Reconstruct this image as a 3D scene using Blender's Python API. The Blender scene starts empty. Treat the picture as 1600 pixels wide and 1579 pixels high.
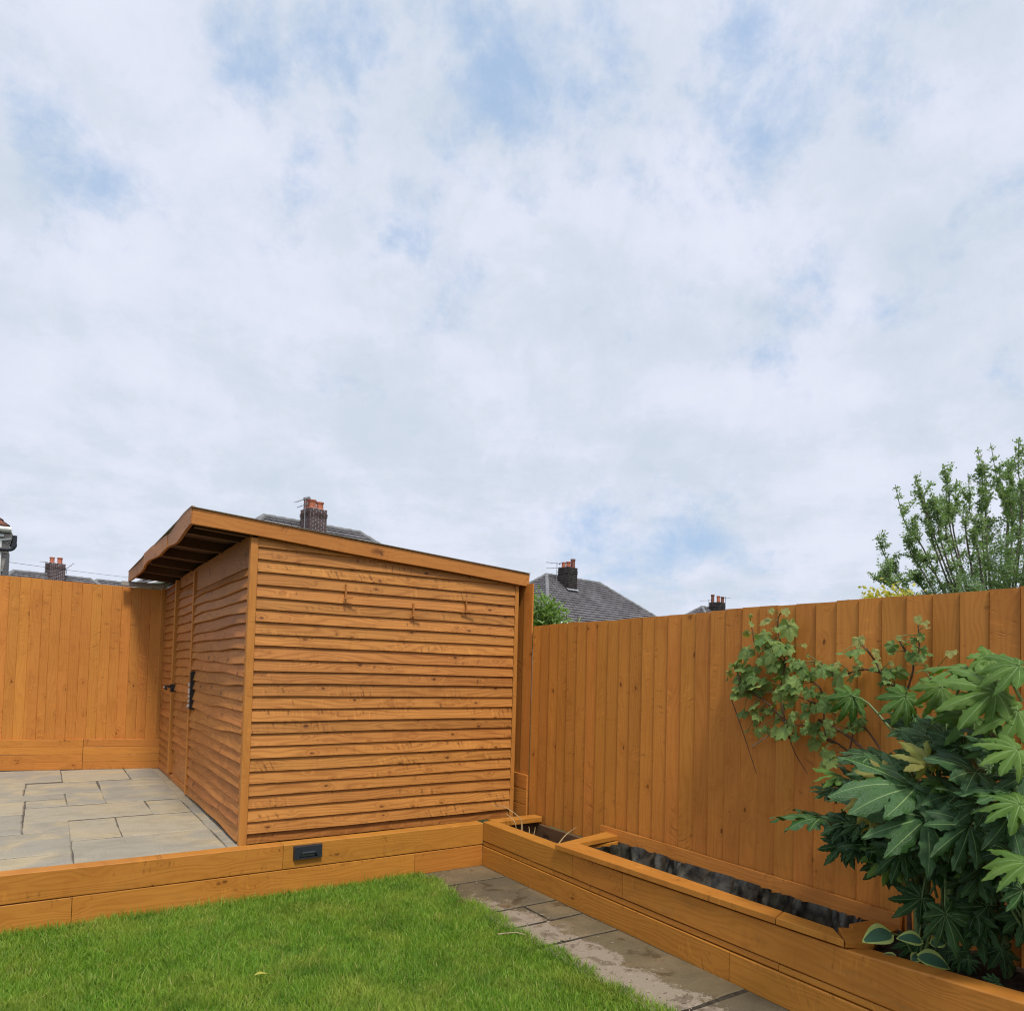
import bpy, bmesh, math, random
import numpy as np
from mathutils import Vector, Matrix

random.seed(7)
RNG = np.random.default_rng(7)
SC = bpy.context.scene
COL = SC.collection
PI = math.pi

# ------------------------------------------------------------------ camera
cam_d = bpy.data.cameras.new("camera")
cam = bpy.data.objects.new("camera", cam_d)
COL.objects.link(cam)
R_ = Vector((0.83689579, -0.54670244, 0.0268678))
U_ = Vector((-0.04361005, -0.0176678, 0.99889239))
F_ = Vector((0.54562221, 0.83714054, 0.03862783))
m = Matrix.Identity(4)
for i in range(3):
    m[i][0], m[i][1], m[i][2] = R_[i], U_[i], -F_[i]
m[0][3], m[1][3], m[2][3] = 0.0, 0.0, 1.4445
cam.matrix_world = m
cam_d.sensor_width = 36
cam_d.lens = 36 * 1119.69 / 1600
cam_d.shift_y = 215.05 / 1600
cam_d.clip_start = 0.05
cam_d.clip_end = 2000
SC.camera = cam

# ------------------------------------------------------------------ sun, view
SUN_DIR = Vector((-0.15, -0.58, 0.93)).normalized()      # towards the sun
sun_d = bpy.data.lights.new("sun", 'SUN')
sun_d.energy = 3.1
sun_d.angle = math.radians(12)
sun_d.color = (1.0, 0.95, 0.87)
sun = bpy.data.objects.new("sun", sun_d)
COL.objects.link(sun)
sun.rotation_euler = (-SUN_DIR).to_track_quat('-Z', 'Y').to_euler()
SC.view_settings.view_transform = 'Standard'
SC.view_settings.look = 'None'
SC.view_settings.gamma = 1
SC.view_settings.exposure = 0.0
SC.view_settings.use_curve_mapping = False
SC.cycles.filter_width = 1.15
SC.cycles.max_bounces = 6
SC.cycles.transparent_max_bounces = 6


# ------------------------------------------------------------------ node helper
class NT:
    def __init__(self, tree):
        self.t = tree
        tree.nodes.clear()

    def n(self, typ, inputs=None, **props):
        nd = self.t.nodes.new(typ)
        for k, v in props.items():
            setattr(nd, k, v)
        for k, v in (inputs or {}).items():
            s = nd.inputs[k]
            if isinstance(v, bpy.types.NodeSocket):
                self.t.links.new(v, s)
            else:
                s.default_value = v
        return nd

    def math(self, op, a, b=0.0, c=0.0, clamp=False):
        return self.n('ShaderNodeMath', {0: a, 1: b, 2: c}, operation=op, use_clamp=clamp).outputs[0]

    def vmath(self, op, a, b=(0, 0, 0)):
        nd = self.n('ShaderNodeVectorMath', {0: a, 1: b}, operation=op)
        return nd.outputs[1] if op in ('DISTANCE', 'LENGTH', 'DOT_PRODUCT') else nd.outputs[0]

    def scale(self, v, s):
        return self.n('ShaderNodeVectorMath', {0: v, 3: s}, operation='SCALE').outputs[0]

    def noise(self, v, scale, detail=4.0, rough=0.5, dist=0.0):
        return self.n('ShaderNodeTexNoise', {'Vector': v, 'Scale': scale, 'Detail': detail,
                                             'Roughness': rough, 'Distortion': dist})

    def ramp(self, f, a, b, to0=0.0, to1=1.0, smooth=True):
        return self.n('ShaderNodeMapRange', {0: f, 1: a, 2: b, 3: to0, 4: to1},
                      interpolation_type='SMOOTHSTEP' if smooth else 'LINEAR').outputs[0]

    def mix(self, f, a, b, blend='MIX'):
        nd = self.n('ShaderNodeMix', {0: f}, data_type='RGBA', blend_type=blend)
        for idx, v in ((6, a), (7, b)):
            if isinstance(v, bpy.types.NodeSocket):
                self.t.links.new(v, nd.inputs[idx])
            else:
                nd.inputs[idx].default_value = (*v, 1) if len(v) == 3 else v
        return nd.outputs[2]

    def bump(self, h, strength=0.3, dist=0.01):
        return self.n('ShaderNodeBump', {'Height': h, 'Strength': strength, 'Distance': dist}).outputs[0]


def new_mat(name):
    mt = bpy.data.materials.new(name)
    mt.use_nodes = True
    return mt, NT(mt.node_tree)


def finish(nt, color, rough=0.6, normal=None, spec=0.3, metallic=0.0, extra=None):
    ins = {'Base Color': color if isinstance(color, bpy.types.NodeSocket) else (*color, 1),
           'Roughness': rough, 'Specular IOR Level': spec, 'Metallic': metallic}
    if normal is not None:
        ins['Normal'] = normal
    ins.update(extra or {})
    b = nt.n('ShaderNodeBsdfPrincipled', ins)
    nt.n('ShaderNodeOutputMaterial', {0: b.outputs[0]})
    return b

# ------------------------------------------------------------------ sky (world): thin broken cloud over pale blue
BLUE_GAPS = [(0.158, 0.761, 0.629, 0.05, 1.0), (0.203, 0.735, 0.646, 0.05, 0.95), (0.182, 0.775, 0.605, 0.031, 0.6), (0.27, 0.708, 0.653, 0.061, 0.6), (0.381, 0.654, 0.653, 0.073, 1.0), (0.413, 0.675, 0.612, 0.033, 1.0), (0.424, 0.618, 0.662, 0.062, 0.9), (0.47, 0.567, 0.677, 0.054, 0.8), (0.493, 0.641, 0.588, 0.037, 0.7), (0.542, 0.608, 0.581, 0.033, 0.8), (0.581, 0.499, 0.642, 0.048, 0.85), (0.65, 0.47, 0.598, 0.069, 0.75), (0.704, 0.399, 0.587, 0.04, 0.75), (0.657, 0.503, 0.561, 0.043, 0.6), (0.795, 0.33, 0.51, 0.039, 0.65), (0.237, 0.714, 0.659, 0.03, 0.8), (0.3, 0.678, 0.671, 0.037, 0.65), (0.243, 0.765, 0.597, 0.028, 0.75), (0.261, 0.737, 0.623, 0.031, 0.65), (0.35, 0.711, 0.61, 0.029, 0.7), (0.302, 0.743, 0.598, 0.025, 0.65), (0.131, 0.78, 0.611, 0.027, 0.6), (0.425, 0.656, 0.624, 0.036, 0.8), (0.794, 0.363, 0.487, 0.041, 0.6), (-0.002, 0.864, 0.504, 0.046, 0.8), (0.042, 0.862, 0.505, 0.041, 0.8), (0.216, 0.791, 0.572, 0.036, 0.7), (0.228, 0.814, 0.534, 0.044, 0.7), (0.346, 0.78, 0.522, 0.031, 0.7), (0.367, 0.697, 0.616, 0.043, 0.8), (0.398, 0.72, 0.568, 0.034, 0.6), (0.444, 0.694, 0.567, 0.03, 0.6), (0.872, 0.345, 0.347, 0.031, 0.9), (0.75, 0.496, 0.436, 0.038, 0.5), (0.783, 0.457, 0.422, 0.033, 0.6), (0.646, 0.742, 0.181, 0.061, 0.9), (0.716, 0.678, 0.168, 0.069, 0.9), (0.76, 0.629, 0.163, 0.051, 0.7), (0.84, 0.525, 0.138, 0.048, 0.3), (0.729, 0.559, 0.396, 0.028, 0.5), (0.307, 0.706, 0.638, 0.231, 0.34), (0.657, 0.467, 0.592, 0.228, 0.38), (0.023, 0.86, 0.51, 0.101, 0.3)]
world = bpy.data.worlds.new("World")
SC.world = world
world.use_nodes = True
w = NT(world.node_tree)
SUN_EL = math.asin(SUN_DIR.z)
sky_n = w.n('ShaderNodeTexSky', sky_type='NISHITA', sun_disc=False, sun_elevation=SUN_EL,
            sun_rotation=math.atan2(SUN_DIR.x, SUN_DIR.y), air_density=1.0, dust_density=1.5, ozone_density=1.0)
gen = w.n('ShaderNodeTexCoord').outputs['Generated']
dirn = w.vmath('NORMALIZE', gen)
sep = w.n('ShaderNodeSeparateXYZ', {0: dirn})
zz = w.math('ADD', w.math('MAXIMUM', sep.outputs[2], 0.0), 0.16)
px = w.math('DIVIDE', sep.outputs[0], zz)
py = w.math('DIVIDE', sep.outputs[1], zz)
plane = w.n('ShaderNodeCombineXYZ', {0: px, 1: py, 2: 0.0}).outputs[0]
wob = w.noise(dirn, 5.0, 8.0, 0.62)
wob_v = w.vmath('SUBTRACT', wob.outputs[1], (0.5, 0.5, 0.5))
d2 = w.vmath('ADD', dirn, w.scale(wob_v, 0.15))
acc = None
for (bx, by, bz, br, bs) in BLUE_GAPS:
    dist = w.vmath('DISTANCE', d2, (bx, by, bz))
    f = w.ramp(dist, 0.0, br * 2.1, bs * 0.85, 0.0)
    acc = f if acc is None else w.math('MAXIMUM', acc, f)
fb = w.noise(plane, 2.6, 8.0, 0.58, 0.3).outputs[0]
fb2 = w.noise(dirn, 12.0, 10.0, 0.66, 0.15).outputs[0]
thr = w.math('ADD', acc, w.math('MULTIPLY', w.math('SUBTRACT', fb, 0.5), 1.0))
thr = w.math('ADD', thr, w.math('MULTIPLY', w.math('SUBTRACT', fb2, 0.5), 2.1))
gap = w.ramp(thr, 0.20, 1.15)
big = w.noise(plane, 0.9, 6.0, 0.55, 0.4).outputs[0]
mid = w.noise(w.vmath('ADD', plane, (3.1, 7.7, 0)), 2.2, 8.0, 0.58, 0.15).outputs[0]
fine = w.noise(w.vmath('ADD', d2, (5, 1, 2)), 7.5, 10.0, 0.64, 0.1).outputs[0]
tone = w.math('ADD', w.math('MULTIPLY', big, 0.30), w.math('MULTIPLY', mid, 0.36))
tone = w.math('ADD', tone, w.math('MULTIPLY', fine, 0.34))
tone = w.ramp(tone, 0.40, 0.59)
cloud = w.mix(tone, (6.35, 7.1, 8.15), (7.85, 8.2, 9.5))
nish = w.mix(0.75, sky_n.outputs[0], (4.4, 6.35, 9.25))
col = w.mix(w.math('MULTIPLY', gap, 0.85), cloud, nish)
bg = w.n('ShaderNodeBackground', {'Color': col, 'Strength': 0.1})
w.n('ShaderNodeOutputWorld', {0: bg.outputs[0]})

# ------------------------------------------------------------------ object helpers
def link(o):
    COL.objects.link(o)
    return o


def tag(o, label=None, cat=None, group=None, kind=None):
    if label:
        o['label'] = label
    if cat:
        o['category'] = cat
    if group:
        o['group'] = group
    if kind:
        o['kind'] = kind
    return o


def thing(name, loc, label, cat, group=None):
    o = bpy.data.objects.new(name, None)
    o.empty_display_size = 0.2
    o.location = loc
    link(o)
    return tag(o, label, cat, group)


WORLD_LOC = {}


def wloc(o):
    v = Vector((0, 0, 0))
    while o is not None:
        v = v + o.location
        o = o.parent
    return v


def make_mesh(name, verts, faces, mats, midx=None, smooth=False):
    me = bpy.data.meshes.new(name)
    me.from_pydata(verts, [], faces)
    for mt in (mats if isinstance(mats, (list, tuple)) else [mats]):
        me.materials.append(mt)
    if midx is not None:
        me.polygons.foreach_set('material_index', midx)
    if smooth:
        me.polygons.foreach_set('use_smooth', [True] * len(me.polygons))
    me.update()
    return me


def put(name, me, parent=None, loc=(0, 0, 0), rot=None, scale=None, kind=None, label=None):
    """link a mesh at a world location (parents are never scaled; only leaf parts are rotated)"""
    o = bpy.data.objects.new(name, me)
    link(o)
    o.parent = parent
    o.location = Vector(loc) - (wloc(parent) if parent else Vector((0, 0, 0)))
    if rot is not None:
        o.rotation_mode = 'QUATERNION'
        o.rotation_quaternion = rot.to_quaternion() if isinstance(rot, Matrix) else rot
    if scale is not None:
        o.scale = (scale,) * 3 if isinstance(scale, (int, float)) else scale
    tag(o, label, None, None, kind)
    return o


def wmesh(name, verts, faces, mats, parent=None, kind=None, midx=None, smooth=False, label=None, origin=None):
    """mesh given in world coordinates, origin moved to its parent's (or given) place"""
    c = Vector(origin) if origin is not None else (wloc(parent) if parent else Vector((0, 0, 0)))
    vs = [(x - c.x, y - c.y, z - c.z) for x, y, z in verts]
    return put(name, make_mesh(name, vs, faces, mats, midx, smooth), parent, c, kind=kind, label=label)


class MB:
    def __init__(self):
        self.v, self.f, self.mi = [], [], []

    def add(self, vs, fs, mi=0):
        b = len(self.v)
        self.v += [tuple(x) for x in vs]
        self.f += [tuple(i + b for i in f) for f in fs]
        self.mi += [mi] * len(fs)

    def box(self, x0, x1, y0, y1, z0, z1, mi=0):
        vs = [(x, y, z) for z in (z0, z1) for y in (y0, y1) for x in (x0, x1)]
        self.add(vs, [(0, 2, 3, 1), (4, 5, 7, 6), (0, 1, 5, 4), (2, 6, 7, 3), (0, 4, 6, 2), (1, 3, 7, 5)], mi)

    def obox(self, c, ax, ay, az, hx, hy, hz, mi=0):
        c, ax, ay, az = Vector(c), Vector(ax), Vector(ay), Vector(az)
        vs = [c + ax * (sx * hx) + ay * (sy * hy) + az * (sz * hz) for sz in (-1, 1) for sy in (-1, 1) for sx in (-1, 1)]
        self.add(vs, [(0, 2, 3, 1), (4, 5, 7, 6), (0, 1, 5, 4), (2, 6, 7, 3), (0, 4, 6, 2), (1, 3, 7, 5)], mi)

    def tube(self, pts, r0, r1=None, sides=6, mi=0, cap=True):
        r1 = r0 if r1 is None else r1
        pts = [Vector(p) for p in pts]
        rings = []
        prev = None
        for i, p in enumerate(pts):
            t = (pts[min(i + 1, len(pts) - 1)] - pts[max(i - 1, 0)]).normalized()
            a = prev if prev is not None else (Vector((0, 0, 1)) if abs(t.z) < 0.9 else Vector((1, 0, 0)))
            u = (a - t * a.dot(t)).normalized()
            prev = u
            v = t.cross(u)
            r = r0 + (r1 - r0) * i / max(1, len(pts) - 1)
            rings.append([p + u * (r * math.cos(2 * PI * k / sides)) + v * (r * math.sin(2 * PI * k / sides)) for k in range(sides)])
        vs = [q for rg in rings for q in rg]
        fs = []
        for i in range(len(pts) - 1):
            for k in range(sides):
                a, b = i * sides + k, i * sides + (k + 1) % sides
                fs.append((a, b, b + sides, a + sides))
        if cap:
            fs.append(tuple(reversed(range(sides))))
            fs.append(tuple(range(len(vs) - sides, len(vs))))
        self.add(vs, fs, mi)

    def lathe(self, prof, c, sides=12, mi=0):
        vs = [(c[0] + r * math.cos(2 * PI * k / sides), c[1] + r * math.sin(2 * PI * k / sides), c[2] + z) for r, z in prof for k in range(sides)]
        fs = []
        for i in range(len(prof) - 1):
            for k in range(sides):
                a, b = i * sides + k, i * sides + (k + 1) % sides
                fs.append((a, b, b + sides, a + sides))
        fs.append(tuple(range(len(vs) - sides, len(vs))))
        self.add(vs, fs, mi)

    def build(self, name, mats, parent=None, kind=None, label=None, smooth=False, origin=None):
        return wmesh(name, self.v, self.f, mats, parent, kind, self.mi if isinstance(mats, (list, tuple)) else None, smooth, label, origin)


def smooth_path(pts, n=4):
    """Catmull-Rom through the points"""
    P = [Vector(p) for p in pts]
    if len(P) < 3:
        return P
    out = []
    for i in range(len(P) - 1):
        p0, p1, p2, p3 = P[max(i - 1, 0)], P[i], P[i + 1], P[min(i + 2, len(P) - 1)]
        for k in range(n):
            t = k / n
            out.append(0.5 * ((2 * p1) + (p2 - p0) * t + (2 * p0 - 5 * p1 + 4 * p2 - p3) * t * t + (3 * p1 - p0 - 3 * p2 + p3) * t ** 3))
    out.append(P[-1])
    return out


def axes(X, Y, Z):
    r = Matrix.Identity(3)
    for i in range(3):
        r[i][0], r[i][1], r[i][2] = X[i], Y[i], Z[i]
    return r


def loft(profile, xs, warp=None):
    """sweep a closed (y,z) profile along local x; warp(x,y,z)->(x,y,z)"""
    n = len(profile)
    vs = []
    for x in xs:
        for (y, z) in profile:
            p = (x, y, z)
            vs.append(warp(*p) if warp else p)
    fs = []
    for i in range(len(xs) - 1):
        for k in range(n):
            a, b = i * n + k, i * n + (k + 1) % n
            fs.append((a, a + n, b + n, b))
    fs.append(tuple(range(n)))
    fs.append(tuple(reversed(range(len(vs) - n, len(vs)))))
    return vs, fs


def chamfer(W, T, c=0.004, y0=0.0, z0=0.0):
    return [(y0 + c, z0), (y0 + W - c, z0), (y0 + W, z0 + c), (y0 + W, z0 + T - c), (y0 + W - c, z0 + T), (y0 + c, z0 + T), (y0, z0 + T - c), (y0, z0 + c)]


def wavy(ax, ay, az, L):
    p = [random.uniform(0, 6.28) for _ in range(6)]
    k = [random.uniform(1.0, 2.2) * PI / max(L, 0.3), random.uniform(2.5, 5.0) * PI / max(L, 0.3)]

    def f(x, y, z):
        dy = ay * (0.7 * math.sin(k[0] * x + p[0]) + 0.45 * math.sin(k[1] * x + p[1]))
        dz = az * (0.7 * math.sin(k[0] * x + p[2]) + 0.45 * math.sin(k[1] * x + p[3]))
        return (x, y + dy, z + dz)
    return f


def plank(name, mat, parent, origin, R, profile, L, segs=6, warp=None, label=None, trim=None):
    xs = [L * i / segs for i in range(segs + 1)]
    vs, fs = loft(profile, xs, warp)
    if trim:
        vs = [trim(v) for v in vs]
    return put(name, make_mesh(name, vs, fs, mat), parent, origin, R, label=label)


R_FACE_Y = axes((1, 0, 0), (0, 0, 1), (0, -1, 0))     # board along +X, face towards -Y
R_FACE_X = axes((0, -1, 0), (0, 0, 1), (-1, 0, 0))    # board along -Y, face towards -X
R_VERT_X = axes((0, 0, 1), (0, 1, 0), (-1, 0, 0))     # upright board, width along +Y, face towards -X
R_FLAT_Y = axes((0, -1, 0), (1, 0, 0), (0, 0, 1))     # flat board along -Y, width +X
R_FLAT_X = axes((1, 0, 0), (0, 1, 0), (0, 0, 1))


# ------------------------------------------------------------------ materials
def wood(name, base, dark, knot, knots=5.0, vary=0.16, rough=0.52, contrast=1.0, green=0.0, ks=1.0):
    mt, n = new_mat(name)
    tc = n.n('ShaderNodeTexCoord')
    oi = n.n('ShaderNodeObjectInfo')
    rnd = oi.outputs['Random']
    off = n.n('ShaderNodeCombineXYZ', {0: n.math('MULTIPLY', rnd, 83.0), 1: n.math('MULTIPLY', rnd, 37.0), 2: n.math('MULTIPLY', rnd, 11.0)}).outputs[0]
    v = n.vmath('ADD', tc.outputs['Object'], off)
    flat = n.vmath('MULTIPLY', v, (1, 1, 0.35))
    # knots: stretched cells, kept for about half of them
    kv = n.vmath('MULTIPLY', flat, (0.62 * knots, 1.25 * knots, 0.6))
    kv = n.vmath('ADD', kv, n.scale(n.vmath('SUBTRACT', n.noise(v, 30.0, 2.0).outputs[1], (0.5, 0.5, 0.5)), 0.10))
    vor = n.n('ShaderNodeTexVoronoi', {'Vector': kv, 'Scale': 1.0}, voronoi_dimensions='3D')
    csep = n.n('ShaderNodeSeparateColor', {0: vor.outputs['Color']})
    keep = n.ramp(csep.outputs[0], 0.30, 0.32)
    d = vor.outputs['Distance']
    kn = n.math('MULTIPLY', n.ramp(d, 0.15 * ks, 0.06 * ks), keep)
    halo = n.math('MULTIPLY', n.ramp(d, 0.42, 0.05), keep)
    # growth-ring figure: bands along the board bulging around the knots
    sepv = n.n('ShaderNodeSeparateXYZ', {0: v})
    bend = n.noise(n.vmath('MULTIPLY', flat, (1.1, 7.0, 3.0)), 1.0, 2.0, 0.5).outputs[0]
    ph = n.math('ADD', n.math('MULTIPLY', sepv.outputs[1], 190.0), n.math('MULTIPLY', bend, 60.0))
    ph = n.math('ADD', ph, n.math('MULTIPLY', halo, 11.0))
    ring = n.math('ADD', n.math('MULTIPLY', n.math('SINE', ph), 0.5), 0.5)
    ring = n.math('POWER', ring, 2.0)
    streak = n.noise(n.vmath('MULTIPLY', flat, (2.5, 110.0, 40.0)), 1.0, 4.0, 0.6).outputs[0]
    blotch = n.noise(n.vmath('MULTIPLY', flat, (1.6, 3.0, 2.0)), 1.0, 4.0, 0.6).outputs[0]
    drip = n.noise(n.vmath('MULTIPLY', flat, (22.0, 3.0, 2.0)), 1.0, 3.0, 0.55).outputs[0]
    f = n.math('ADD', n.math('MULTIPLY', ring, 0.30 * contrast), n.math('MULTIPLY', streak, 0.34 * contrast))
    f = n.math('ADD', f, n.math('MULTIPLY', n.ramp(blotch, 0.3, 0.75), 0.34))
    f = n.math('ADD', f, n.math('MULTIPLY', n.ramp(drip, 0.55, 0.75), 0.16))
    f = n.math('SUBTRACT', f, 0.14, clamp=True)
    c = n.mix(f, base, dark)
    c = n.mix(n.math('MULTIPLY', halo, 0.30), c, dark)
    crack = n.math('MULTIPLY', n.ramp(n.noise(n.vmath('MULTIPLY', kv, (1.0, 0.5, 1)), 9.0, 2.0, 0.5).outputs[0], 0.60, 0.70), n.math('MULTIPLY', n.ramp(d, 0.30, 0.08), keep))
    c = n.mix(n.math('MULTIPLY', crack, 0.7), c, knot)
    c = n.mix(n.math('MULTIPLY', kn, 0.8), c, knot)
    skx = n.math('ADD', n.math('MULTIPLY', sepv.outputs[0], 46.0), n.math('MULTIPLY', sepv.outputs[1], n.ramp(csep_rand(n, rnd), 0, 1, -30.0, 30.0, smooth=False)))
    skv = n.n('ShaderNodeCombineXYZ', {0: skx, 1: n.math('MULTIPLY', sepv.outputs[1], 9.0), 2: n.math('MULTIPLY', rnd, 50.0)}).outputs[0]
    chat = n.noise(skv, 1.0, 3.0, 0.6).outputs[0]
    cmask = n.ramp(n.noise(n.vmath('MULTIPLY', flat, (2.6, 9.0, 2.0)), 1.0, 2.0, 0.5).outputs[0], 0.53, 0.63)
    chd = n.math('MULTIPLY', n.ramp(chat, 0.57, 0.68), cmask)
    chl = n.math('MULTIPLY', n.ramp(chat, 0.44, 0.34), cmask)
    c = n.mix(n.math('MULTIPLY', chd, 0.42 * contrast), c, knot)
    c = n.mix(n.math('MULTIPLY', chl, 0.35), c, tuple(min(1, q * 1.35) for q in base))  # pale flecks paint an embossed highlight on the scratches into the colour
    if green > 0:
        gm = n.ramp(n.noise(n.vmath('MULTIPLY', v, (3.0, 9.0, 3.0)), 1.0, 5.0, 0.65).outputs[0], 0.5, 0.75)
        c = n.mix(n.math('MULTIPLY', gm, green), c, (0.09, 0.085, 0.04))
    var = n.ramp(rnd, 0, 1, 1.0 - vary, 1.0 + vary * 0.7, smooth=False)
    hsv = n.n('ShaderNodeHueSaturation', {'Hue': n.ramp(csep_rand(n, rnd), 0, 1, 0.4965, 0.5035, smooth=False), 'Saturation': 1.0, 'Value': var, 'Fac': 1.0, 'Color': c}).outputs[0]
    h = n.math('ADD', n.math('MULTIPLY', streak, 0.6), n.math('MULTIPLY', ring, 0.25))
    h = n.math('SUBTRACT', h, n.math('MULTIPLY', kn, 0.4))
    h = n.math('SUBTRACT', h, n.math('MULTIPLY', chd, 0.8))
    finish(n, hsv, rough, n.bump(h, 0.35, 0.004), 0.25)
    return mt


def csep_rand(n, rnd):
    return n.math('FRACT', n.math('MULTIPLY', rnd, 17.31))


M = {}
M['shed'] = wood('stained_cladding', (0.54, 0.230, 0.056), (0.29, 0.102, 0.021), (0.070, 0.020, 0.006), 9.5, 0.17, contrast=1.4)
M['shed_front'] = wood('stained_cladding_darker', (0.48, 0.190, 0.048), (0.26, 0.086, 0.019), (0.075, 0.024, 0.008), 6.0, 0.18, contrast=1.25)  # darker, less knotty version of the cladding for the front boards
M['trim'] = wood('stained_trim', (0.51, 0.208, 0.045), (0.35, 0.125, 0.024), (0.10, 0.034, 0.010), 3.0, 0.08, contrast=0.7)
M['fence'] = wood('stained_fence', (0.56, 0.222, 0.042), (0.385, 0.130, 0.020), (0.11, 0.032, 0.008), 7.0, 0.11, contrast=0.85, ks=0.62)
M['sleeper'] = wood('stained_sleeper', (0.51, 0.210, 0.035), (0.36, 0.128, 0.018), (0.11, 0.035, 0.007), 5.0, 0.08, contrast=0.95, green=0.12, ks=0.55)
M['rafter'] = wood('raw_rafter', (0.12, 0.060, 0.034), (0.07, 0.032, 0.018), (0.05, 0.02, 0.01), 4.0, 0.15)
M['grey_wood'] = wood('weathered_grey_timber', (0.36, 0.33, 0.30), (0.22, 0.20, 0.18), (0.09, 0.08, 0.07), 3.0, 0.1)
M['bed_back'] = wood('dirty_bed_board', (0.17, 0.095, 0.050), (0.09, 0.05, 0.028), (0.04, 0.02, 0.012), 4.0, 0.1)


def simple(name, col, rough=0.6, spec=0.3, nscale=None, amt=0.25, bump=0.0, metallic=0.0, extra=None):
    mt, n = new_mat(name)
    tc = n.n('ShaderNodeTexCoord').outputs['Object']
    c = col
    nor = None
    if nscale:
        nz = n.noise(tc, nscale, 5.0, 0.6).outputs[0]
        k = n.ramp(nz, 0.3, 0.7, 1 - amt, 1 + amt)
        c = n.mix(1.0, col, n.n('ShaderNodeCombineColor', {0: k, 1: k, 2: k}).outputs[0], 'MULTIPLY')
        if bump:
            nor = n.bump(nz, bump, 0.01)
    finish(n, c, rough, nor, spec, metallic, extra)
    return mt


def stone(name, cols, nscale=5.0, rough=0.75, dirt=None, wet=None):
    """riven sandstone; cols = three colours picked per slab"""
    mt, n = new_mat(name)
    tc = n.n('ShaderNodeTexCoord').outputs['Object']
    rnd = n.n('ShaderNodeObjectInfo').outputs['Random']
    off = n.n('ShaderNodeCombineXYZ', {0: n.math('MULTIPLY', rnd, 61.0), 1: n.math('MULTIPLY', rnd, 23.0)}).outputs[0]
    v = n.vmath('ADD', tc, off)
    c = n.mix(n.ramp(csep_rand(n, rnd), 0.2, 0.55), cols[0], cols[1])
    c = n.mix(n.ramp(n.noise(v, 2.3, 4.0, 0.55, 0.8).outputs[0], 0.42, 0.68), c, cols[2])
    lay = n.noise(n.vmath('MULTIPLY', v, (3.0, 4.5, 1.0)), 1.6, 7.0, 0.65, 0.8).outputs[0]
    c = n.mix(n.ramp(lay, 0.40, 0.72, 0.0, 0.55), c, n.mix(1.0, c, (0.70, 0.69, 0.66), 'MULTIPLY'))
    fine = n.noise(v, 70.0, 4.0, 0.7).outputs[0]
    c = n.mix(n.ramp(fine, 0.35, 0.7, 0.0, 0.35), c, n.mix(1.0, c, (0.6, 0.58, 0.54), 'MULTIPLY'))
    rg = rough
    if dirt:
        # grit washed out of the lawn edge: thickest near the turf
        pos = n.n('ShaderNodeNewGeometry').outputs['Position']
        sx = n.n('ShaderNodeSeparateXYZ', {0: pos})
        edge = n.ramp(sx.outputs[0], 2.34, 2.70, 1.0, 0.0, smooth=False)
        along = n.ramp(sx.outputs[1], 4.1, 3.3, 0.35, 1.0)
        gr = n.math('ADD', n.math('MULTIPLY', edge, along), n.math('MULTIPLY', n.math('SUBTRACT', n.noise(pos, 9.0, 12.0, 0.76, 0.4).outputs[0], 0.5), 2.1))
        gm = n.ramp(gr, 0.42, 0.62)
        gc = n.mix(n.noise(pos, 260.0, 2.0, 0.5).outputs[0], (0.19, 0.155, 0.115), (0.37, 0.305, 0.235))
        c = n.mix(gm, c, gc)
        wetm = n.ramp(n.noise(pos, 6.0, 5.0, 0.65, 0.6).outputs[0], 0.56, 0.63)
        c = n.mix(n.math('MULTIPLY', wetm, 0.65), c, n.mix(1.0, c, (0.45, 0.42, 0.40), 'MULTIPLY'))
        rg = n.math('SUBTRACT', rough, n.math('MULTIPLY', wetm, 0.3))
    nor = n.bump(n.math('ADD', n.math('MULTIPLY', lay, 0.7), n.math('MULTIPLY', fine, 0.3)), 0.8, 0.008)
    finish(n, c, rg, nor, 0.15)
    return mt


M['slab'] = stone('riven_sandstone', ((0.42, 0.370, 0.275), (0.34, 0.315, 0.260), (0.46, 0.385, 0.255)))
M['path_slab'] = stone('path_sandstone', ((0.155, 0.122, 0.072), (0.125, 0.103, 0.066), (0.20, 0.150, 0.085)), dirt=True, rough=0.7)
M['mortar'] = simple('joint_mortar', (0.115, 0.100, 0.080), 0.95, 0.1, 40.0, 0.4, 0.4)
M['soil'] = simple('bed_soil', (0.045, 0.032, 0.022), 0.95, 0.1, 30.0, 0.5, 0.8)
M['ground'] = simple('rough_ground', (0.06, 0.075, 0.03), 0.95, 0.1, 3.0, 0.4)
M['turf'] = simple('turf_soil', (0.052, 0.070, 0.022), 0.95, 0.1, 25.0, 0.4, 0.5)
M['black_plastic'] = simple('black_plastic', (0.022, 0.026, 0.034), 0.42, 0.4, 30.0, 0.15)
M['black_metal'] = simple('black_metal', (0.018, 0.018, 0.02), 0.4, 0.5, 20.0, 0.3)
M['steel'] = simple('zinc_plate', (0.55, 0.55, 0.55), 0.4, 0.5, 20.0, 0.2)
M['liner'] = simple('mottled_black_polythene', (0.048, 0.044, 0.033), 0.34, 0.4, 16.0, 0.85, 0.2)  # near-black film, strongly mottled lighter and darker
M['path_mortar'] = simple('dark_path_joint', (0.045, 0.038, 0.028), 0.95, 0.1, 40.0, 0.4, 0.4)
M['felt'] = simple('green_mineral_felt', (0.26, 0.25, 0.215), 0.9, 0.1, 60.0, 0.3)
M['straw'] = simple('dry_straw', (0.42, 0.29, 0.14), 0.8, 0.2, 12.0, 0.35)
M['twig_pale'] = simple('dry_pale_twig', (0.40, 0.30, 0.20), 0.8, 0.2, 12.0, 0.3)
M['twig'] = simple('vine_bark', (0.12, 0.065, 0.040), 0.8, 0.2, 12.0, 0.4)
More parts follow.
